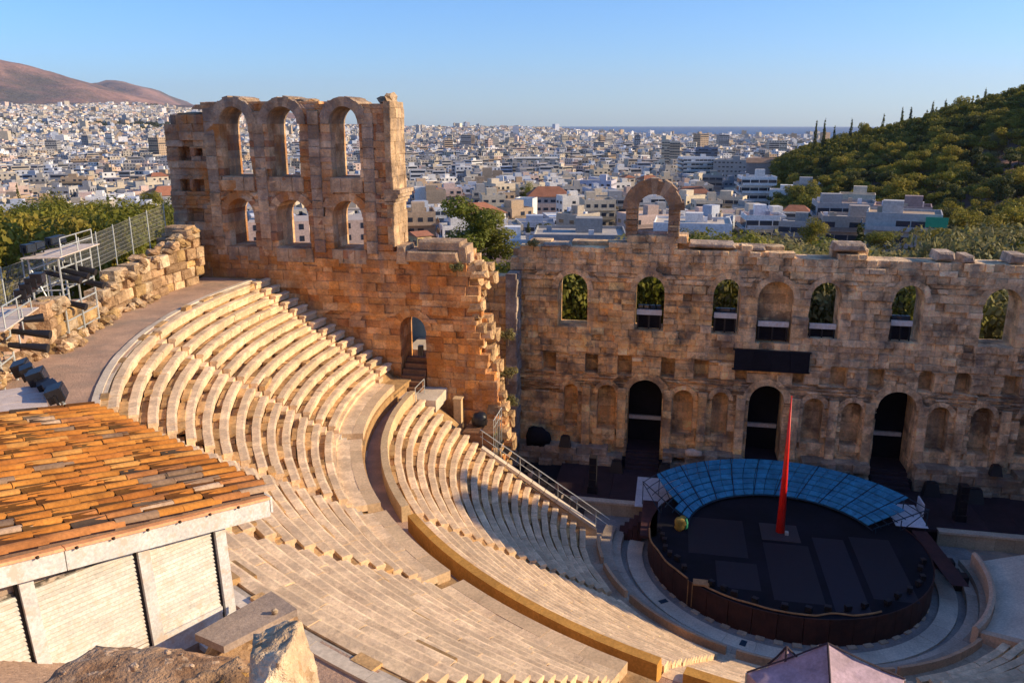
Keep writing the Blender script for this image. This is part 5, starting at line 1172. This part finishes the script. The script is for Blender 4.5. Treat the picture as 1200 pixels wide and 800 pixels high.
# single cypresses and pines standing out on the skyline of the hill
for i, (px, D, ty, kd, lb) in enumerate(((957, 395, 145, 'cypress', 'leftmost tall cypress on the skyline of the hill'), (967, 400, 144, 'cypress', 'tall cypress on the skyline, second from the left'), (979, 398, 152, 'cypress', 'short cypress on the skyline between taller ones'), (998, 400, 143, 'cypress', 'tall cypress on the skyline left of the flat topped pine'), (1016, 405, 145, 'pine', 'flat topped pine on the skyline against the sea'),
        (1035, 405, 138, 'cypress', 'cypress on the skyline right of the flat topped pine'), (1056, 410, 130, 'cypress', 'slim cypress on the rising skyline, lower of a pair'), (1066, 412, 128, 'cypress', 'slim cypress on the rising skyline, upper of a pair'), (1091, 415, 122, 'cypress', 'cypress half way up the skyline'), (1105, 415, 120, 'cypress', 'cypress just above the half way cypress on the skyline'), (1123, 415, 114, 'pine', 'round pine high on the skyline'), (1150, 415, 107, 'cypress', 'cypress high on the skyline near the right edge'))):
    x, y, z = polar(px, D); d = ray(px, ty); tree(kd, x, y, z - .5, 1.25 if kd == 'cypress' else 1.0, lb, 'trees standing out on the skyline of the hill', r, None, 26 + d.z * D / math.hypot(d.x, d.y))
# olives and shrubs behind the stage wall
k = 0
def where(px): 
    for lim, s in ((660, 'left end of the wall'), (735, 'first window of the wall'), (815, 'lone standing arch'), (890, 'third window of the wall'), (985, 'middle of the wall'), (1075, 'single cypress'), (1130, 'broken coping stones'), (2000, 'right end of the wall')):
        if px < lim: return s
for row, (D0, D1, n, zoff, kinds) in enumerate(((70, 80, 22, 0, ('broad', 'olive', 'broad')), (88, 105, 30, 0, ('olive', 'olive', 'broad')), (112, 140, 34, 0, ('olive', 'olive', 'olive', 'bush')))):
    for i in range(n):
        px = 605 + (1260 - 605) * (i + r.uniform(.1, .9)) / n if row < 1 else 815 + (1260 - 815) * (i + r.uniform(.1, .9)) / n; D = r.uniform(D0, D1); x, y, z = polar(px, D); kd = r.choice(kinds)
        # crowns end just above the wall top seen from the theatre
        dd = ray(px, lerp_tab([(600, 288), (800, 285), (815, 270), (860, 268), (900, 277), (1000, 283), (1040, 291), (1110, 291), (1130, 276), (1200, 268)], px)); topz = 26 + dd.z * D / math.hypot(dd.x, dd.y) + r.uniform(-1.3, .5)
        topz -= .6 + .5 * (1005 < px < 1125)
        if row == 0: topz = 13.9 + r.uniform(-.8, .7)
        hgt = max(3, topz - z); base = {'olive': 5.4, 'broad': 8.6, 'bush': 1.7}[kd]; s = max(.7, min(2.2, hgt / base)); sxy = {'olive': min(2.1, max(1.2, s * 1.15)), 'broad': min(1.5, max(.9, s)), 'bush': 2.6}[kd]
        adj = {'olive': 'grey olive tree', 'broad': 'leafy green tree', 'bush': 'low rounded bush'}[kd]
        tree(kd, x, y, z, sxy, '%s%s behind the %s' % (adj, (' close', ', middle row,', ', back row,')[row], where(px)), 'trees %s behind the %s' % (('close', 'in the middle', 'at the back')[row], where(px)), r, None, topz)
x, y, z = polar(1023, 84); tree('cypress', x, y, 13.0 - 6, 1.1, 'single small dark cypress rising above the stage wall coping', None, r, .95)
# tall trees left of the stage wall
for px, D, topy, s, lb, kd in ((548, 92, 234, 1.15, 'tall light green tree behind the broken end of the ruin', 'tall'), (575, 97, 250, 1.1, 'tall tree with thin crown just right of the tallest one', 'tall'), (578, 80, 312, .9, 'leafy tree in the gap between ruin and stage wall', 'broad'), (592, 76, 330, .8, 'low leafy tree against the corner pier', 'broad'), (533, 100, 268, .9, 'bushy tree left of the tall light green tree', 'broad')):
    x, y, z = polar(px, D); d = ray(px, topy); tz = CAM.z + d.z * D / math.hypot(d.x, d.y); base = 17 if kd == 'tall' else 8.6; z = max(z, -2); tree(kd, x, y, z, s, lb, None, r, None, tz)
# trees left, beyond the fence
for i in range(42):
    px = -70 + 300 * (i + r.random()) / 42; D = r.choice((62, 70, 80, 95, 110, 125, 140)) + r.uniform(-4, 4); topy = lerp_tab([(-70, 262), (0, 262), (40, 250), (80, 255), (130, 258), (200, 245), (240, 242)], px) + (130 - D) * .12 - 12 + r.uniform(-10, 10)
    D = max(D, 84 + r.random() * 40) if px > 165 else D
    x, y, z = polar(px, D); d = ray(px, topy); tz = CAM.z + d.z * D / math.hypot(d.x, d.y); kd = r.choice(('broad', 'pine', 'broad', 'broad', 'cypress')); base = {'broad': 8.6, 'pine': 9.6, 'cypress': 10.5}[kd]; s = max(.5, (tz - z) / base)
    zn = 'at the left edge' if px < 40 else 'behind the far scaffold' if px < 115 else 'behind the mesh fence' if px < 180 else 'beside the tall ruin'
    tree(kd, x, y, z, min(1.3, max(.75, s)), '%s %s, %s' % ({'broad': 'leafy tree', 'pine': 'rounded olive green pine', 'cypress': 'dark narrow cypress'}[kd], zn, 'close to the gallery' if D < 75 else 'farther down the slope' if D < 105 else 'at the edge of the town'), 'trees %s %s' % (zn, 'near' if D < 75 else 'lower' if D < 105 else 'far'), r, None, tz)
# plants rooted in the ruin
for x, y, z, s, lb in ((-19.3, 5.3, 9.5, .45, 'green tuft on the broken end of the ruin, upper'), (-19.2, 5.0, 7.6, .5, 'green tuft on the broken end of the ruin, middle'), (-20.0, 3.4, 5.9, .3, 'small green tuft low on the broken end of the ruin'), (-22.2, 3.4, 17.0, .35, 'dry tuft on the broken top of the ruin'), (-18.6, 11.2, 17.5, .35, 'green tuft on the left end of the wall'), (-19.4, 5.9, 12.0, .4, 'ivy patch high on the broken end of the ruin')):
    tree('bush', x, y, z, s, lb, 'tufts growing on the ruins', r)
# ------------------------------------------------------------------ the town
facade = mat('town_render', (1, 1, 1), scale=.3, fine=2.0, bump=0, rnd=.08, var=((.9, .9, .9), (1.06, 1.06, 1.06)))
roofm = mat('flat_roof', (1, 1, 1), scale=.5, fine=3, bump=0, rnd=.15, var=((.8, .8, .8), (1.1, 1.1, 1.1)))
winm = M['glass']
WHITE = (.78, .76, .73); CREAM = (.60, .52, .40); TANW = (.46, .34, .23); GREYW = (.36, .35, .34); PALEB = (.48, .52, .60); OCHW = (.62, .45, .22); PINK = (.6, .45, .38); REDR = (.36, .15, .085); GRR = (.40, .37, .34); BROWN = (.30, .20, .14)
def building(label, x, y, zb, w_, d_, h, rz, c, rc, single=False, fl=3.0, group=None, roof='flat', r=rng, blank=False, cat='building', awn=None):
    t = thing('apartment_building', label, cat, (x, y, zb), group, rz)
    def part(mb, n, m, kind=None):
        o = mb.obj(n, m); o.parent = t
        if kind: o['kind'] = kind
        return o
    hw_, hd = w_ / 2, d_ / 2; mb = MB(); mb.box(-hw_, hw_, -hd, hd, -6, h, c); part(mb, 'wall', facade)
    if roof == 'gable' or roof == 'hip':
        mb = MB(); e = .5; k = hw_ * (.55 if roof == 'hip' else 0); rh = min(w_, d_) * .24
        A_ = [(-hw_ - e, -hd - e, h + .02), (hw_ + e, -hd - e, h + .02), (hw_ + e, hd + e, h + .02), (-hw_ - e, hd + e, h + .02)]; B_ = [(-hw_ - e + k, 0, h + rh), (hw_ + e - k, 0, h + rh)]
        mb.mesh(A_ + B_, [(0, 1, 5, 4), (1, 2, 5), (2, 3, 4, 5), (3, 0, 4), (3, 2, 1, 0)], rc); part(mb, 'roof', roofm)
    else:
        mb = MB(); mb.box(-hw_ + .25, hw_ - .25, -hd + .25, hd - .25, h + .004, h + .06, rc); part(mb, 'roof', roofm)
        mb = MB(); ph = r.uniform(.5, 1.0)
        for a in ((-hw_, hw_, -hd, -hd + .22), (-hw_, hw_, hd - .22, hd), (-hw_, -hw_ + .22, -hd + .225, hd - .225), (hw_ - .22, hw_, -hd + .225, hd - .225)): mb.box(*a, h + .002, h + ph, mulc(c, 1.03))
        part(mb, 'parapet', facade)
        if w_ > 7:
            mb = MB(); px_, py_ = r.uniform(-hw_ * .5, hw_ * .5), r.uniform(-hd * .3, hd * .5); a = r.uniform(1.4, 2.6); mb.box(px_ - a, px_ + a, py_ - a * .8, py_ + a * .8, h + .062, h + r.uniform(2.2, 3.2), mulc(c, r.uniform(.85, 1.1))); part(mb, 'roof_room', facade)
            for _ in range(r.randint(1, 5)):
                mb = MB(); qx, qy = r.uniform(-hw_ * .85, hw_ * .85), r.uniform(-hd * .85, hd * .85); mb.box(qx - .5, qx + .5, qy - .4, qy + .4, h + .063, h + r.uniform(.9, 1.6), r.choice(((.7, .7, .72), (.35, .36, .4), (.5, .4, .3)))); part(mb, 'roof_tank', facade)
    nf = max(1, int(h / fl)); wm = MB(); fr = MB(); bal = MB()
    if not blank:
        for side in range(4):
            L = w_ if side % 2 == 0 else d_; off = hd if side % 2 == 0 else hw_; n = max(1, int(L / 2.7)); balc = r.random() < (.9 if single and side == 0 else .6) and side in (0, 1, 3)
            for f in range(-1, nf):
                z0 = h - (nf - f) * fl + .9
                if z0 < -5: continue
                for i in range(n):
                    s = -L / 2 + L * (i + .5) / n; ww = min(L / n * .33, .8) * r.uniform(.8, 1.2); hh = 1.5
                    if balc: hh = 2.0; ww = min(L / n * .46, 2.0) if single else ww
                    if r.random() < .08: continue
                    def P(u, v, z):  # u along, v out
                        if side == 0: return (u, -off - v, z)
                        if side == 2: return (-u, off + v, z)
                        if side == 1: return (off + v, u, z)
                        return (-off - v, -u, z)
                    q = [P(s - ww, .03, z0 - (.5 if balc else 0)), P(s + ww, .03, z0 - (.5 if balc else 0)), P(s + ww, .03, z0 + hh - .5), P(s - ww, .03, z0 + hh - .5)]; base = [P(s - ww, 0, z0 - (.5 if balc else 0)), P(s + ww, 0, z0 - (.5 if balc else 0)), P(s + ww, 0, z0 + hh - .5), P(s - ww, 0, z0 + hh - .5)]
                    sh = r.random(); tn = (1, 1, 1)
                    tgt = wm
                    if single and side in (0, 1): tgt = MB()
                    tgt.face(q, tn)
                    for e in range(4): tgt.face([base[e], base[(e + 1) % 4], q[(e + 1) % 4], q[e]], tn)
                    if tgt is not wm:
                        o = part(tgt, 'window', winm)
                        g = MB(); zt = z0 + hh - .5; g.mesh([P(s - ww - .1, .08, zt), P(s + ww + .1, .08, zt), P(s + ww + .1, .0, zt + .01), P(s - ww - .1, .0, zt + .01), P(s - ww - .1, .08, zt + .14), P(s + ww + .1, .08, zt + .14), P(s + ww + .1, .0, zt + .14), P(s - ww - .1, .0, zt + .14)], [(0, 1, 5, 4), (4, 5, 6, 7), (0, 3, 2, 1), (1, 2, 6, 5), (3, 0, 4, 7)], mulc(c, 1.08)); q2 = g.obj('lintel', facade); q2.parent = o
                if balc:
                    zz = z0 - .62; u0, u1 = -L / 2 + .2, L / 2 - .2
                    def hx(u0, u1, v0, v1, z0, z1): return [P(u0, v1, z0), P(u1, v1, z0), P(u1, v0, z0), P(u0, v0, z0), P(u0, v1, z1), P(u1, v1, z1), P(u1, v0, z1), P(u0, v0, z1)]
                    tgt = MB() if single and side in (0, 1) else bal
                    tgt.hexa(hx(u0, u1, .004, 1.15, zz, zz + .16), mulc(c, 1.05)); tgt.hexa(hx(u0, u1, 1.06, 1.15, zz + .17, zz + 1.0), mulc(c, r.choice((1.05, .8, .6))))
                    if tgt is not bal: part(tgt, 'balcony', facade)
    if wm.F: part(wm, 'window', winm, 'stuff')
    if bal.F: part(bal, 'balcony', facade, 'stuff')
    if awn:
        for (u0, u1, z0, z1, m) in awn:
            mb = MB(); mb.hexa([(u0, -hd - 1.35, z0), (u1, -hd - 1.35, z0), (u1, -hd - 1.25, z0), (u0, -hd - 1.25, z0), (u0, -hd - 1.25, z1), (u1, -hd - 1.25, z1), (u1, -hd - 1.15, z1), (u0, -hd - 1.15, z1)]); part(mb, 'awning', m)
    return t
r = random.Random(404); taken = []
def town(px0, px1, yt, yb, D, label, c, rc=GRR, rot=0., depth=None, **kw):
    pc = (px0 + px1) / 2; d = ray(pc, yt); s = D / math.hypot(d.x, d.y); zt = CAM.z + d.z * s; zb = CAM.z + ray(pc, yb).z * s; w_ = (px1 - px0) / FPX * math.sqrt(D * D + (26 - zt) ** 2) * 1.0 * cos(math.atan((pc - 600) / 976)) * 1.03
    az = R(pxaz(pc)); dp = depth or max(6, w_ * .8); rz = -az + rot; x = CAM.x + (D + dp / 2) * sin(az); y = CAM.y + (D + dp / 2) * cos(az)
    h = zt - zb; taken.append((pc, D + dp / 2, w_)); return building(label, x, y, zb, w_ / (abs(cos(rot)) + .35 * abs(sin(rot))), dp, h, rz, c, rc, True, r=r, **kw)
town(484, 498, 221, 246, 330, 'tall white blank wall block right of the tower of the ruin', WHITE, blank=True)
town(498, 520, 225, 249, 326, 'tan blank gable wall block next to the white one', TANW, blank=True)
town(474, 521, 246, 271, 260, 'pale blue flat roofed house right of the tower of the ruin', PALEB, rot=.25)
town(477, 496, 277, 294, 200, 'small yellow house with sunlit gable below the pale blue house', OCHW, REDR, roof='gable', rot=.5)
town(565, 576, 198, 222, 560, 'slim tan tower block left of its shorter twin', TANW, blank=True)
town(577, 588, 201, 216, 575, 'slim tan tower block right of its taller twin', TANW, blank=True)
town(606, 628, 235, 263, 290, 'small bright white block with blank wall above the pale blue terrace', WHITE, blank=True, rot=-.3)
town(604, 655, 186, 199, 900, 'long low cream hall with a dark window strip far in the town', CREAM, WHITE)
town(630, 681, 236, 254, 330, 'wide grey office block with long flat roof left of the lilac block', GREYW)
town(605, 650, 264, 290, 240, 'pale blue terraced house under the small white block', PALEB)
town(640, 700, 256, 280, 262, 'low pale blue house with white terraces behind the stage wall', PALEB, WHITE, rot=.2)
town(684, 700, 254, 264, 250, 'small house with a red wall behind the stage wall', PINK, REDR)
town(680, 722, 213, 245, 400, 'lilac grey apartment block left of the standing arch', (.52, .5, .58), rot=-.2)
town(703, 735, 233, 268, 300, 'dark balconied apartment block just left of the standing arch', GREYW, rot=.15)
town(590, 632, 285, 296, 160, 'low white roof terrace at the left end of the stage wall', WHITE, WHITE, blank=True)
town(630, 735, 279, 292, 150, 'long grey flat roof directly behind the stage wall', GREYW, GRR, blank=True)
town(745, 790, 232, 262, 330, 'white apartment block seen through the standing arch', WHITE, rot=.2)
town(777, 786, 166, 190, 950, 'left slab of the beige twin tower blocks', CREAM)
town(787, 798, 167, 190, 950, 'right slab of the beige twin tower blocks', CREAM)
town(818, 842, 174, 192, 800, 'dark glass office block right of the twin towers', (.20, .24, .32))
town(800, 842, 186, 206, 620, 'white terraced block in front of the dark glass office', WHITE, rot=.2)
town(842, 884, 188, 207, 600, 'wide grey terraced block with dark verandas', GREYW, rot=-.1)
town(880, 907, 191, 212, 520, 'taupe block with a broad blank gable', (.36, .28, .25), BROWN, roof='gable', blank=True)
town(828, 850, 207, 219, 460, 'flat block with a green awning along its roof', GREYW, (.05, .30, .18))
town(798, 835, 227, 240, 380, 'house with a broad red tiled roof right of the standing arch', CREAM, REDR, roof='hip')
town(872, 912, 209, 246, 330, 'white three storey block with dark roof veranda', WHITE, rot=.18)
town(910, 938, 225, 252, 310, 'white blank sided block right of the roof veranda block', WHITE, blank=True)
town(818, 850, 237, 262, 300, 'cream house with stepped terraces above the bright green tree', CREAM, rot=.25)
town(848, 879, 233, 264, 310, 'pale stone house between stepped terraces and white block', CREAM, rot=-.2)
town(775, 862, 265, 284, 190, 'long white terrace wall house right above the stage wall', WHITE, (.55, .48, .4), blank=True)
town(880, 926, 256, 279, 215, 'white house with dark red awning roofs', WHITE, REDR, rot=.2)
town(930, 955, 248, 266, 225, 'white cube house with a red hipped roof', WHITE, REDR, roof='hip')
town(926, 978, 264, 286, 205, 'grey house front with dark balcony openings', GREYW)
town(938, 973, 218, 240, 300, 'block with a pale canopy over its roof terrace', GREYW, WHITE)
town(995, 1033, 232, 246, 255, 'roof terrace house with a curved pale canopy at the foot of the hill', CREAM, CREAM)
town(966, 1036, 242, 262, 235, 'cluttered grey roofs in front of the curved canopy', GREYW, (.3, .24, .22), rot=.15)
town(976, 1034, 258, 285, 205, 'low tan apartment block left of the green balcony block', (.42, .35, .3), rot=.1)
town(1034, 1112, 254, 290, 190, 'wide flat roofed block with long balconies and green awnings at its right corner', (.46, .44, .42), TANW, fl=3.4, awn=((4.2, 8.4, 4.3, 6.4, M['greencloth']), (4.2, 8.4, .9, 3.0, M['greencloth'])))
town(1040, 1100, 246, 256, 215, 'row of small roof huts above the green awning block', (.38, .28, .26), BROWN)
# blocks with the largest image size after those: individuals with windows
cells = {}
def free(x, y, s):
    g = (int(x // 34), int(y // 34))
    for i in (-1, 0, 1):
        for j in (-1, 0, 1):
            for (a, b2, t) in cells.get((g[0] + i, g[1] + j), ()):
                if abs(a - x) < (s + t) * .56 and abs(b2 - y) < (s + t) * .56: return False
    cells.setdefault(g, []).append((x, y, s)); return True
for pc, D, w_ in taken:
    x, y, z = polar(pc, D); cells.setdefault((int(x // 34), int(y // 34)), []).append((x, y, max(w_, 12)))
PALETTE = [(WHITE, 'white'), (WHITE, 'white'), ((.30, .30, .32), 'dark grey'), (CREAM, 'cream'), (CREAM, 'cream'), (GREYW, 'grey'), (PALEB, 'pale blue'), (TANW, 'tan'), (PINK, 'pinkish'), ((.5, .44, .36), 'beige'), ((.44, .42, .40), 'light grey')]
ZN = ((0, 'at the left edge of the view'), (60, 'left of the tall ruin'), (130, 'left of the ruin tower'), (190, 'past the ruin left edge'), (240, 'seen through the first arch'), (305, 'seen through the second arch'), (370, 'seen through the third arch'), (465, 'right of the ruin tower'), (530, 'above the tall green tree'), (600, 'left of the standing arch'), (680, 'near the standing arch'), (790, 'right of the standing arch'), (850, 'toward the wooded hill'), (905, 'at the hill foot'))
def zone(px):
    s = ZN[0][1]
    for a, n_ in ZN:
        if px >= a: s = n_
    return s
def in_hill(px, D): return pxaz(px) > 1.5 and D > 285 and D < 1100 and hill_h(D, pxaz(px)) > -14
n = 0; tries = 0
cand = []
while tries < 40000 and len(cand) < 1700:
    tries += 1; px = r.uniform(-30, 990); D = math.sqrt(r.uniform(215 ** 2, 1150 ** 2))
    if px < 235 and D < 260: continue
    if in_hill(px, D) or (px > 870 and D > 270 and D < 900 and px > 925): continue
    x, y, z = polar(px, D); s = r.uniform(8.5, 17)
    if not free(x, y, s): continue
    cand.append((D, px, x, y, z, s))
townwood = MB(); cand.sort(); rest = MB(); restw = MB()
used = {}
for _ in range(2600):
    px = r.uniform(-30, 985); D = math.sqrt(r.uniform(215 ** 2, 1150 ** 2))
    if px < 235 and D < 260 or in_hill(px, D): continue
    x, y, z = polar(px, D)
    if not free(x, y, 7): continue
    kd = r.choice(('broad', 'broad', 'pine', 'cypress')); me = r.choice(PROTO[kd])[0]; s = r.uniform(.7, 1.15); lim = 26 - D * lerp_tab([(200, .125), (300, .096), (400, .08), (600, .056), (900, .037), (1150, .028)], D); s = min(s, max(.4, (lim - z) / TOPZ[me.name])); off = r.randrange(4); ca, sa = cos(off) * s, sin(off) * s; q2 = r.uniform(.5, .95); vs = me.vertices
    for p in list(me.polygons)[off::6]:
        q = [vs[i].co for i in p.vertices]; c = sum(q, Vector()) / 4; q = [c + (w_ - c) * 2.2 for w_ in q]; townwood.face([(x + w_.x * ca - w_.y * sa, y + w_.x * sa + w_.y * ca, z + w_.z * s) for w_ in q], (q2, q2, q2))
props(townwood.obj('town_trees', M['leaf_broad']), kind='stuff')
for (D, px, x, y, z, s) in cand:
    c, cn = r.choice(PALETTE); c = mulc(c, r.uniform(.85, 1.1)); st = r.choice((2, 3, 3, 4, 5, 5, 6)) if D > 300 else r.choice((2, 2, 3, 3, 4)); rz = r.choice((.35, .35 + pi / 2, .2, .5, .9)) + r.uniform(-.08, .08); rf = 'flat' if r.random() < .95 else 'hip'
    maxz = 26 - D * lerp_tab([(200, .115), (300, .088), (400, .073), (600, .052), (900, .035), (1150, .027)], D)
    h = min(st * 3.0, max(4.5, maxz - z)); st = max(1, round(h / 3))
    if n < 255 and 455 < px < 985 or (n < 255 and px < 200):
        q = 'front' if D < 330 else 'middle' if D < 480 else 'back'
        lb = '%s %s storey %s, town %s, %s' % (cn, ('no', 'one', 'two', 'three', 'four', 'five', 'six', 'seven')[min(st, 7)], ('narrow ' if s < 11.5 else 'wide ' if s > 14.5 else '') + ('block' if rf == 'flat' else 'tiled house'), q, zone(px))
        building(lb, x, y, z, s, s * r.uniform(.7, 1.1), h, rz, c, r.choice((GRR, GRR, mulc(c, .8), (.5, .4, .33))) if rf == 'flat' else REDR, False, group='town: ' + lb, roof=rf, r=r); n += 1
    else:
        used[(x, y)] = (s, h, rz, c, z)
def block_to(mb, wmb, x, y, z, w_, d_, h, rz, c, rc, r, win):
    ca, sa = cos(rz), sin(rz); T_ = lambda u, v, k: (x + u * ca - v * sa, y + u * sa + v * ca, z + k); hw_, hd = w_ / 2, d_ / 2
    p = [T_(a, b2, k) for k in (-5, h) for a, b2 in ((-hw_, -hd), (hw_, -hd), (hw_, hd), (-hw_, hd))]
    mb.mesh(p, [(0, 1, 5, 4), (1, 2, 6, 5), (2, 3, 7, 6), (3, 0, 4, 7)], c); mb.mesh(p[4:], [(0, 1, 2, 3)], rc)
    if r.random() < .6:
        a, b2, q = r.uniform(-.3, .3) * w_, r.uniform(-.3, .3) * d_, r.uniform(1.5, 2.6); p = [T_(a + i, b2 + j, k) for k in (h + .01, h + 2.6) for i, j in ((-q, -q), (q, -q), (q, q), (-q, q))]; mb.mesh(p, [(0, 1, 5, 4), (1, 2, 6, 5), (2, 3, 7, 6), (3, 0, 4, 7), (4, 5, 6, 7)], mulc(c, r.uniform(.85, 1.1)))
    if not win: return
    for side in (0, 1, 3):
        L = w_ if side == 0 else d_; off = hd if side == 0 else hw_; k = max(1, int(L / 3))
        for f in range(int(h / 3)):
            zz = h - 3 * f - 2.1
            if r.random() < .4:
                u0, u1 = -L / 2 + .4, L / 2 - .4; q = [(u0, zz), (u1, zz), (u1, zz + 1.5), (u0, zz + 1.5)]
                wmb.face([T_(*((u, -off - .05) if side == 0 else (off + .05, u) if side == 1 else (-off - .05, -u)), k2) for u, k2 in q]); continue
            for i in range(k):
                s_ = -L / 2 + L * (i + .5) / k; q = [(s_ - .6, zz), (s_ + .6, zz), (s_ + .6, zz + 1.4), (s_ - .6, zz + 1.4)]
                wmb.face([T_(*((u, -off - .05) if side == 0 else (off + .05, u) if side == 1 else (-off - .05, -u)), k2) for u, k2 in q])
for (x, y), (s, h, rz, c, z) in used.items(): block_to(rest, restw, x, y, z, s, s * .9, h, rz, c, mulc(r.choice((GRR, c, (.5, .42, .36))), 1), r, True)
# the far town
far_facade = mat('far_town_render', (1, 1, 1), scale=.03, fine=.3, bump=0, rnd=0, var=((.92, .92, .92), (1.05, 1.05, 1.05)))
farmb = MB(); trees_far = MB(); count = 0
for _ in range(40000):
    u = r.random(); D = 1120 * (6250 / 1120) ** (u ** .82); px = r.uniform(-60, 1010)
    az = pxaz(px)
    if in_hill(px, D) or (az > 9.5): continue
    lim = lerp_tab([(-45, 5600), (-39, 5700), (-38, 6250), (-34, 6250), (-33, 5300), (-30, 4700), (-22, 4400), (-10, 4800), (-4, 5600), (6, 5600)], az)
    if D > lim: continue
    x, y, z = polar(px, D)
    if r.random() < .05 or noise.noise(Vector((x * .0022, y * .0022, 8))) > .16 and r.random() < .8:
        for _k in range(3):
            q = (x + r.uniform(-15, 15), y + r.uniform(-15, 15)); s = r.uniform(4, 7)
            for _j in range(4):
                c = Vector((q[0] + r.uniform(-s, s) * .7, q[1] + r.uniform(-s, s) * .7, z + r.uniform(3, 8))); a = r.uniform(0, 3.1); v = Vector((cos(a), sin(a), 0)) * s * .7; w2 = Vector((-sin(a) * .5, cos(a) * .5, 1)) * s * .6
                trees_far.face([c - v, c - w2, c + v, c + w2], (r.uniform(.4, .8),) * 3)
        continue
    c, cn = r.choice(PALETTE); c = mulc(c, r.uniform(.8, 1.12)); s = r.uniform(9, 18) * (1 + max(0, D - 2500) / 5000); h = r.choice((7, 9, 12, 14, 16, 18, 20)) * r.uniform(.85, 1.1)
    if r.random() < .012: h *= 1.9
    rc = REDR if r.random() < .04 else mulc(r.choice((GRR, c, (.5, .43, .37))), r.uniform(.8, 1.1))
    block_to(farmb, restw, x, y, z, s, s * r.uniform(.7, 1.2), h, r.uniform(-.2, .9), c, rc, r, D < 1700); count += 1
props(rest.obj('town_blocks', facade), kind='stuff'); props(restw.obj('town_windows', winm), kind='stuff'); props(farmb.obj('far_town', far_facade), kind='stuff'); props(trees_far.obj('far_town_trees', M['leaf_dark']), kind='stuff')
# trees in the town
for px, D, topy, kd, s, lb in ((948, 285, 228, 'broad', 1.5, 'big dark green tree right of the white blank sided block'), (934, 282, 236, 'broad', 1.2, 'dark green tree in front of the white blank sided block'), (843, 240, 246, 'broad', 1.0, 'bright green round tree right of the standing arch'), (866, 215, 264, 'broad', .6, 'small bright green tree by the long white terrace'), (965, 185, 258, 'broad', .9, 'yellowish tree in front of the grey house front'), (620, 215, 262, 'cypress', .8, 'dark cypress below the small white block'), (655, 190, 268, 'broad', .9, 'round tree behind the stage wall, left of the standing arch'), (552, 420, 222, 'broad', 1.3, 'dark tree beside the tan twin towers'), (618, 390, 216, 'broad', 1.1, 'dark tree right of the tan twin towers'), (1050, 178, 272, 'broad', 1.0, 'leafy tree at the left corner of the green awning block'), (1122, 180, 268, 'pine', 1.0, 'dark pine right of the green awning block'), (115, 300, 232, 'cypress', 1.0, 'dark cypress at the near edge of the town, left'), (8, 330, 222, 'cypress', 1.0, 'dark cypress by the left edge of the picture'), (165, 320, 226, 'broad', 1.2, 'round tree in the town left of the tall ruin')):
    x, y, z = polar(px, D); d = ray(px, topy); tz = CAM.z + d.z * D / math.hypot(d.x, d.y); tree(kd, x, y, z, s * 1.1, lb, None, r, None, tz)

# ------------------------------------------------------------------ the air: thin even haze round the whole place
hm = bpy.data.materials.new('haze_air'); hm.use_nodes = True; hn = hm.node_tree.nodes; hn.remove(hn['Principled BSDF'])
pv = hn.new('ShaderNodeVolumePrincipled'); pv.inputs['Color'].default_value = (.80, .88, 1.0, 1); pv.inputs['Density'].default_value = 2.8e-5; pv.inputs['Anisotropy'].default_value = .2
hm.node_tree.links.new(pv.outputs[0], hn['Material Output'].inputs['Volume'])
mb = MB(); mb.box(-26000, 26000, -26000, 26000, -125, 1300); hz = mb.obj('haze', hm); hz['kind'] = 'stuff'
scene.cycles.volume_bounces = 0

# things that look alike get told apart by their place from left to right
def screen_x(o):
    q = o.matrix_world.translation if o.parent is None else o.location; d = Vector(o.location) - CAM
    x = d.x * cos(YAW) + d.y * sin(YAW); y = -d.x * sin(YAW) + d.y * cos(YAW); y2 = y * cos(PIT) - d.z * sin(PIT); return x / max(y2, .1)
same = {}
for o in scene.objects:
    if o.parent is None and 'label' in o.keys(): same.setdefault(o['label'], []).append(o)
ORD = ['leftmost', 'second from left', 'third from left', 'fourth from left', 'fifth from left', 'sixth from left', 'seventh from left', 'eighth from left', 'ninth from left', 'tenth from left', 'eleventh from left', 'twelfth from left', 'thirteenth from left', 'fourteenth from left', 'fifteenth from left', 'sixteenth from left', 'seventeenth from left', 'eighteenth from left', 'nineteenth from left']
for lb, L_ in same.items():
    n = len(L_)
    if n < 2 or n > 20 : continue
    L_.sort(key=screen_x)
    for i, o in enumerate(L_):
        wd = ('left one', 'right one')[i] if n == 2 else 'rightmost' if i == n - 1 else 'middle one' if n == 3 and i == 1 else ORD[i]
        new = lb + ', ' + wd
        if len(new.replace(',', ' ').split()) <= 16: o['label'] = new
        o['group'] = o.get('group') or ('alike: ' + lb)
